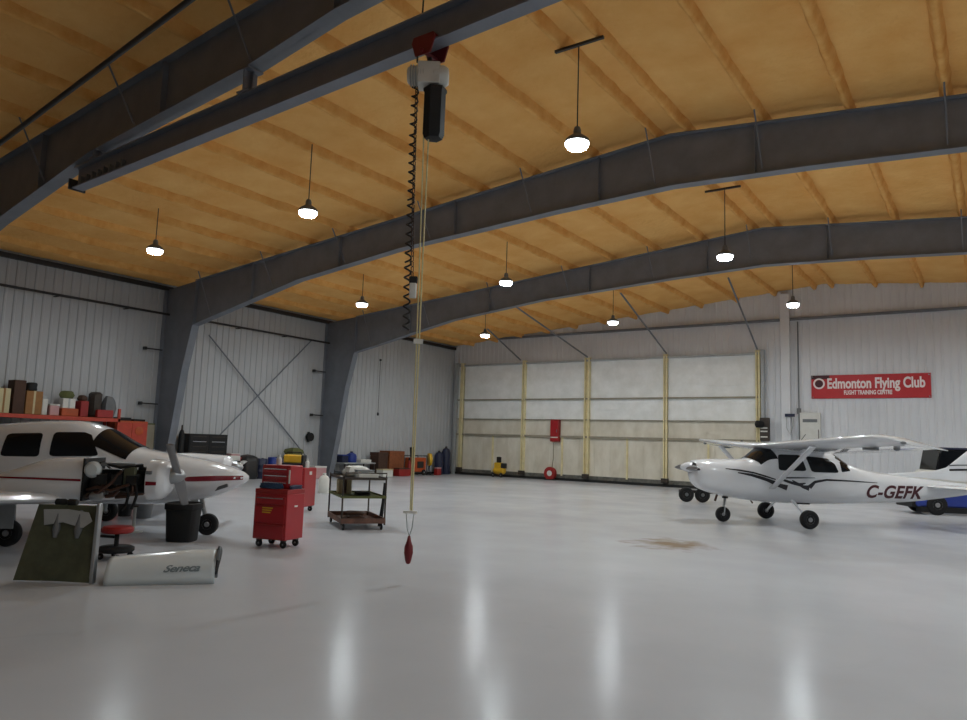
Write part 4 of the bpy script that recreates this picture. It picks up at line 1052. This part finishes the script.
MB().lathe([(0, .04), (.06, .04), (.06, .06), (.2, .06), (.2, .08), (.13, .085), (.13, .17), (.2, .175), (.2, .2), (0, .2)], axis=(1, 0, 0), n=24).build('reel', 'black', s); MB().span((0, -.06, -.24), (.05, .06, .24)).build('wall_bracket', 'dark', s)
q = at_x(381, 360, XL+.1); e = at_x(380, 414, XL+.1)
s = thing('pull_cord', 'thin dark cord hanging down the side wall past the far column', 'cord', (XL+.07, q.y, e.z))
MB().cyl((0, 0, .05), (0, 0, q.z-e.z), .012, n=6).build('cord', 'dark', s); MB().lathe([(0, -.1), (.05, -.08), (.06, 0), (.03, .08), (0, .09)], n=12).build('pull_handle', 'dark', s)
MB().span((-.03, -.05, q.z-e.z-.05), (.03, .05, q.z-e.z+.05)).build('cord_anchor', 'dark', s)

# bench and stores past the far column
bn = thing('work_bench', 'pale grey bench right of the far steel column', 'bench', (XW+.45, 26.6, 0))
MB().span((-.4, -1.1, .62), (.4, 1.1, .68)).build('top', 'ltgrey', bn, bev=.01)
for sx in (-1, 1):
    for sy in (-1, 1): MB().span((sx*.36-.03, sy*1.02-.03, 0), (sx*.36+.03, sy*1.02+.03, .62)).build('leg', 'iron', bn)
MB().span((-.36, -1.05, .2), (.36, 1.05, .24)).build('lower_shelf', 'grey', bn)
s = thing('water_jug', 'bright blue water jug on the pale grey bench', 'jug', (XW+.45, 26.35, .68))
MB().lathe([(0, 0), (.24, 0), (.26, .04), (.26, .3), (.22, .4), (.08, .48), (0, .48)], n=22).build('jug_body', 'blue', s); MB().lathe([(.07, .47), (.07, .54), (0, .54)], n=14).build('cap', 'navy', s)
crate('tool_box', 'dark blue box at the left end of the pale grey bench', 'box', (XW+.45, 25.75, .68), (.4, .4, .38), 'navy', lid='blue')
crate('carton', 'long white carton at the right end of the pale grey bench', 'box', (XW+.5, 27.15, .68), (.4, .75, .15), 'offwhite')
crate('crate', 'dark red brown wooden crate left of the orange brown one', 'crate', (XW+.5, 28.3, 0), (.6, .7, 1.2), 'dkbrown', lid='dkbrown')
crate('crate', 'large orange brown wooden crate by the side wall', 'crate', (XW+.5, 29.3, 0), (.7, 1.15, 1.28), 'wood', lid='wood')
crate('carton', 'low white box on the floor in front of the dark red brown crate', 'box', (XW+1.3, 27.9, 0), (.45, .75, .38), 'offwhite', lid='cream')
crate('tool_box', 'small dark red tool box in front of the orange brown crate', 'tool box', (XW+1.2, 29.3, 0), (.4, .8, .42), 'redd', lid='dkbrown')
s = thing('generator', 'orange portable generator with a black chimney pipe near the corner', 'generator', (XW+.7, 31.0, 0))
MB().span((-.3, -.55, .18), (.3, .55, .95)).build('body', 'orange', s, bev=.04)
MB().cyl((0, -.3, .9), (0, -.35, 1.5), .1, .13).build('chimney_pipe', 'black', s)
for sx in (-1, 1):
    b = MB()
    for sy in (-1, 1): b.cyl((sx*.33, sy*.58, 0), (sx*.33, sy*.58, 1.05), .025, n=8)
    b.cyl((sx*.33, -.58, 1.05), (sx*.33, .58, 1.05), .025, n=8); b.cyl((sx*.33, -.58, .15), (sx*.33, .58, .15), .025, n=8)
    b.build('tube_frame', 'dark', s)
MB().span((.3, -.2, .4), (.33, .3, .75)).build('control_panel', 'dark', s); wheel(s, (.36, .3, .16), .16, .08, (1, 0, 0))
bottle((XW+.9, 30.25, 0), .1, .95, 'redd', 'slim red bottle left of the orange generator', 'black')
s = thing('floor_fan', 'yellowish round fan right of the orange generator', 'fan', (XW+.9, 31.95, 0), -.6)
MB().lathe([(.3, -.08), (.34, -.08), (.34, .08), (.3, .08)], (0, 0, .85), (0, -1, 0), n=26).build('fan_ring', 'yellow', s)
b = MB()
for k in range(4):
    a = k*PI/2+.3; b.box((.15*math.cos(a), 0, .85+.15*math.sin(a)), (.26, .02, .1), R=Matrix.Rotation(-a, 3, 'Y'))
b.build('fan_blade', 'dark', s); b = MB(); b.cyl((-.25, 0, 0), (-.05, 0, .6), .025); b.cyl((.25, 0, 0), (.05, 0, .6), .025); b.span((-.32, -.2, 0), (.32, .2, .04)); b.build('stand', 'black', s)
crate('fuel_can', 'small red fuel can on the floor left of the navy gas bottles', 'can', (XW+1.1, 32.45, 0), (.25, .35, .42), 'redd', lid='pink')
for yy, h, lb in ((33.3, 1.35, 'shorter navy gas bottle near the corner'), (33.95, 1.6, 'taller navy gas bottle nearest the corner')):
    s = thing('gas_cylinder', lb, 'gas bottle', (XW+.5, yy, 0))
    MB().lathe([(0, 0), (.25, 0), (.26, .05), (.26, h*.78), (.18, h*.9), (.06, h*.94), (0, h*.94)], n=22).build('cylinder_body', 'navy', s); MB().lathe([(.06, h*.93), (.07, h*.95), (.06, h), (0, h)], n=14).build('valve', 'iron', s)

# ------------------------------------------------------------------ by the hangar door
s = thing('air_compressor', 'small yellow compressor with a black handle at the foot of the hangar door', 'compressor', (-22.7, YF-.75, 0))
MB().lathe([(0, -.36), (.15, -.34), (.2, -.28), (.2, .28), (.15, .34), (0, .36)], (0, 0, .36), (1, 0, 0), n=22).build('air_tank', 'yellow', s)
MB().span((-.28, -.16, .5), (.16, .16, .8)).build('motor', 'yellow', s, bev=.04); MB().span((.16, -.14, .5), (.4, .14, .78)).build('pump', 'dark', s, bev=.03)
MB().span((-.16, -.1, .8), (.06, .1, 1.12)).build('handle', 'black', s, bev=.03)
for sx in (-1, 1): wheel(s, (sx*.26, -.24, .12), .12, .07, (0, 1, 0))
s = thing('fire_hose_cabinet', 'red fire hose box fixed on the hangar door', 'fire hose box', (-19.47, YF-.27, 2.05))
MB().span((-.26, -.12, 0), (.26, .12, 1.2)).build('body', 'redd', s, bev=.02); d_o = MB().span((-.23, -.14, .08), (.23, -.12, 1.12)).build('door', 'red', s, bev=.008); MB().span((.14, -.165, .5), (.18, -.14, .66)).build('handle', 'chrome', d_o)
MB().span((-.23, -.145, .2), (.23, -.139, .26)).build('white_band', 'offwhite', s)
s = thing('hose_reel', 'red round hose reel with pale centre at the foot of the hangar door', 'hose reel', (-19.6, YF-.5, 0))
MB().lathe([(.15, -.1), (.34, -.1), (.34, -.06), (.29, -.05), (.29, .05), (.34, .06), (.34, .1), (.15, .1)], (0, 0, .36), (0, 1, 0), n=26).build('reel', 'redd', s)
MB().lathe([(0, -.11), (.15, -.11), (.15, .11), (0, .11)], (0, 0, .36), (0, 1, 0), n=20).build('hub', 'offwhite', s); MB().span((-.3, -.12, 0), (.3, .12, .05)).build('stand', 'dark', s)
MB().tube([(.1, 0, .66), (.12, .1, 1.2), (.1, .1, 2.0)], .03).build('hose', 'doorrail', s)
s = thing('tow_dolly', 'dark two-wheeled dolly on the floor behind the high-wing airplane nose', 'dolly', (-8.93, 25.5, 0), math.radians(33))
for xx in (0, .56): wheel(s, (xx, 0, .26), .26, .16, (0, 1, 0), hubr=.5, hubmat='grey')
MB().span((-.15, .1, .3), (1.7, .5, .4)).build('deck', 'black', s, bev=.01); MB().tube([(1.7, .3, .34), (2.2, .3, .3), (2.4, .3, .02)], .03).build('draw_bar', 'iron', s)
for xx in (0, .56): MB().cyl((xx, -.06, .26), (xx, .3, .26), .03).build('axle', 'iron', s)
# wall things right of the door
s = thing('door_operator', 'dark door motor unit beside the top right foot of the hangar door', 'motor', (-8.55, YF-.36, 2.35))
MB().span((-.2, -.1, 0), (.22, .1, 1.05)).build('case', 'iron', s, bev=.03); MB().lathe([(0, 0), (.14, 0), (.16, .04), (.16, .3), (.1, .34), (0, .34)], (-.05, -.1, .75), (-.8, -.6, 0), n=18).build('motor', 'black', s)
for z in (.15, .4, .55): MB().span((-.16, -.12, z), (.14, -.1, z+.06)).build('label_plate', 'offwhite', s)
s = thing('wall_conduit', 'thin grey conduit pipe running up the end wall left of the red banner', 'conduit', (-7.13, YF-.07, 0))
MB().cyl((0, 0, 2.2), (0, 0, 7.8), .03, n=10).build('pipe', 'grey', s); MB().span((-.08, -.08, 3.6), (.08, .02, 3.85)).build('junction_box', 'grey', s, bev=.01)
s = thing('hook_rail', 'small dark rail with hanging cables on the white end wall column', 'hook rail', (-7.55, YF-.33, 3.45))
MB().span((-.12, -.06, 0), (.3, .0, .14)).build('rail', 'navy', s, bev=.01); MB().tube([(-.05, -.03, 0), (-.05, -.05, -.5), (.1, -.05, -.8), (.22, -.05, -.4), (.22, -.03, 0)], .02).build('cable', 'ltgrey', s)
s = thing('electrical_panel', 'white electrical cabinet with a dark nameplate under the red banner', 'electrical cabinet', (-6.65, YF-.05, 0))
MB().span((-.42, -.2, 0), (.42, 0, 3.65)).build('body', 'offwhite', s, bev=.015); MB().span((-.3, -.21, 3.22), (.3, -.2, 3.36)).build('nameplate', 'grey', s)
d_o = MB().span((-.38, -.215, .05), (.38, -.2, 3.1)).build('door', 'offwhite', s, bev=.006); MB().span((.33, -.24, 2.4), (.36, -.215, 2.9)).build('handle', 'iron', d_o)
# banner
bx0, bx1, bz0, bz1 = -6.6, -2.02, 4.28, 5.31
s = thing('club_banner', 'red banner with white club name on the end wall', 'banner', ((bx0+bx1)/2, YF-.046, bz0))
W_, HH = bx1-bx0, bz1-bz0
MB().span((-W_/2, -.02, 0), (W_/2, 0, HH)).build('vinyl_sheet', 'sign', s)
def btxt(body, size, x, z, mt, name, wmax, fat=.012, dy=-.026):
    vs, fs = text_mesh(body, size, 0, fat)
    w = max(v[0] for v in vs)-min(v[0] for v in vs); k = wmax/w; m0 = min(v[0] for v in vs)
    MB().add([(x+(v[0]-m0)*k, dy, z+v[1]) for v in vs], fs).build(name, mt, s)
btxt('Edmonton Flying Club', .62, -W_/2+.66, .45, 'signwhite', 'club_name', 3.72, .02)
btxt('FLIGHT TRAINING CENTRE', .25, -W_/2+1.32, .17, 'signwhite', 'second_line', 1.85, .009)
b = MB(); vs = []
for i in range(32):
    a = 2*PI*i/32
    for r_ in (.17, .24): vs.append((-W_/2+.32+r_*math.cos(a), -.026, .66+r_*math.sin(a)))
b.add(vs, [(2*i, 2*i+1, (2*i+3) % 64, (2*i+2) % 64) for i in range(32)]); b.build('round_emblem', 'signwhite', s)
b = MB(); b.lathe([(0, 0), (.16, 0), (.16, .004), (0, .004)], (-W_/2+.32, -.022, .66), (0, -1, 0), n=24); b.build('emblem_center', 'signdark', s)
b = MB(); b.span((-W_/2, -.024, .86), (-W_/2+.75, -.02, HH)); b.build('dark_corner', 'signdark', s)
for sx in (-1, 1):
    for z in (.06, HH-.06): MB().lathe([(.02, 0), (.03, .006), (.0, .006)], (sx*(W_/2-.06), -.02, z), (0, -1, 0), n=10).build('eyelet', 'chrome', s)

# blue tractor behind the tail
q = at_z(908, 512)
s = thing('tow_tractor', 'blue tug with a dark-windowed cab behind the tail of the high-wing airplane', 'tow tractor', (-1.35, 28.6, 0), math.radians(28))
MB().span((-1.2, -.7, .25), (2.2, .7, .95)).build('body', 'bluepaint', s, bev=.08, seg=3)
b = MB(); b.prism([(-.9, .95), (2.1, .95), (2.05, 1.42), (-.6, 1.42)], lambda a, c: (a, -.66, c), lambda a, c: (a, .66, c)); b.build('cab', 'offwhite', s, bev=.04)
b = MB(); b.prism([(-.55, 1.4), (2.05, 1.4), (1.8, 2.1), (-.4, 2.1)], lambda a, c: (a, -.6, c), lambda a, c: (a, .6, c)); b.build('cab_glass', 'glass', s, bev=.05)
MB().span((-.38, -.6, 2.09), (1.8, .6, 2.16)).build('roof', 'navy', s, bev=.02)
for xx in (-.6, 1.5):
    for yy in (-.66, .66): wheel(s, (xx, yy, .32), .32, .2)
MB().span((-1.3, -.6, .22), (-1.15, .6, .42)).build('bumper', 'black', s, bev=.02); MB().span((-1.1, -.71, .08), (2.1, -.4, .26)).build('skirt', 'black', s)

# ------------------------------------------------------------------ world and view
w = bpy.data.worlds.new('world'); scn.world = w; w.use_nodes = True
w.node_tree.nodes['Background'].inputs['Color'].default_value = (.5, .55, .6, 1)
w.node_tree.nodes['Background'].inputs['Strength'].default_value = .05
scn.view_settings.view_transform = 'Standard'; scn.view_settings.look = 'None'
scn.view_settings.exposure = 0; scn.view_settings.gamma = 1
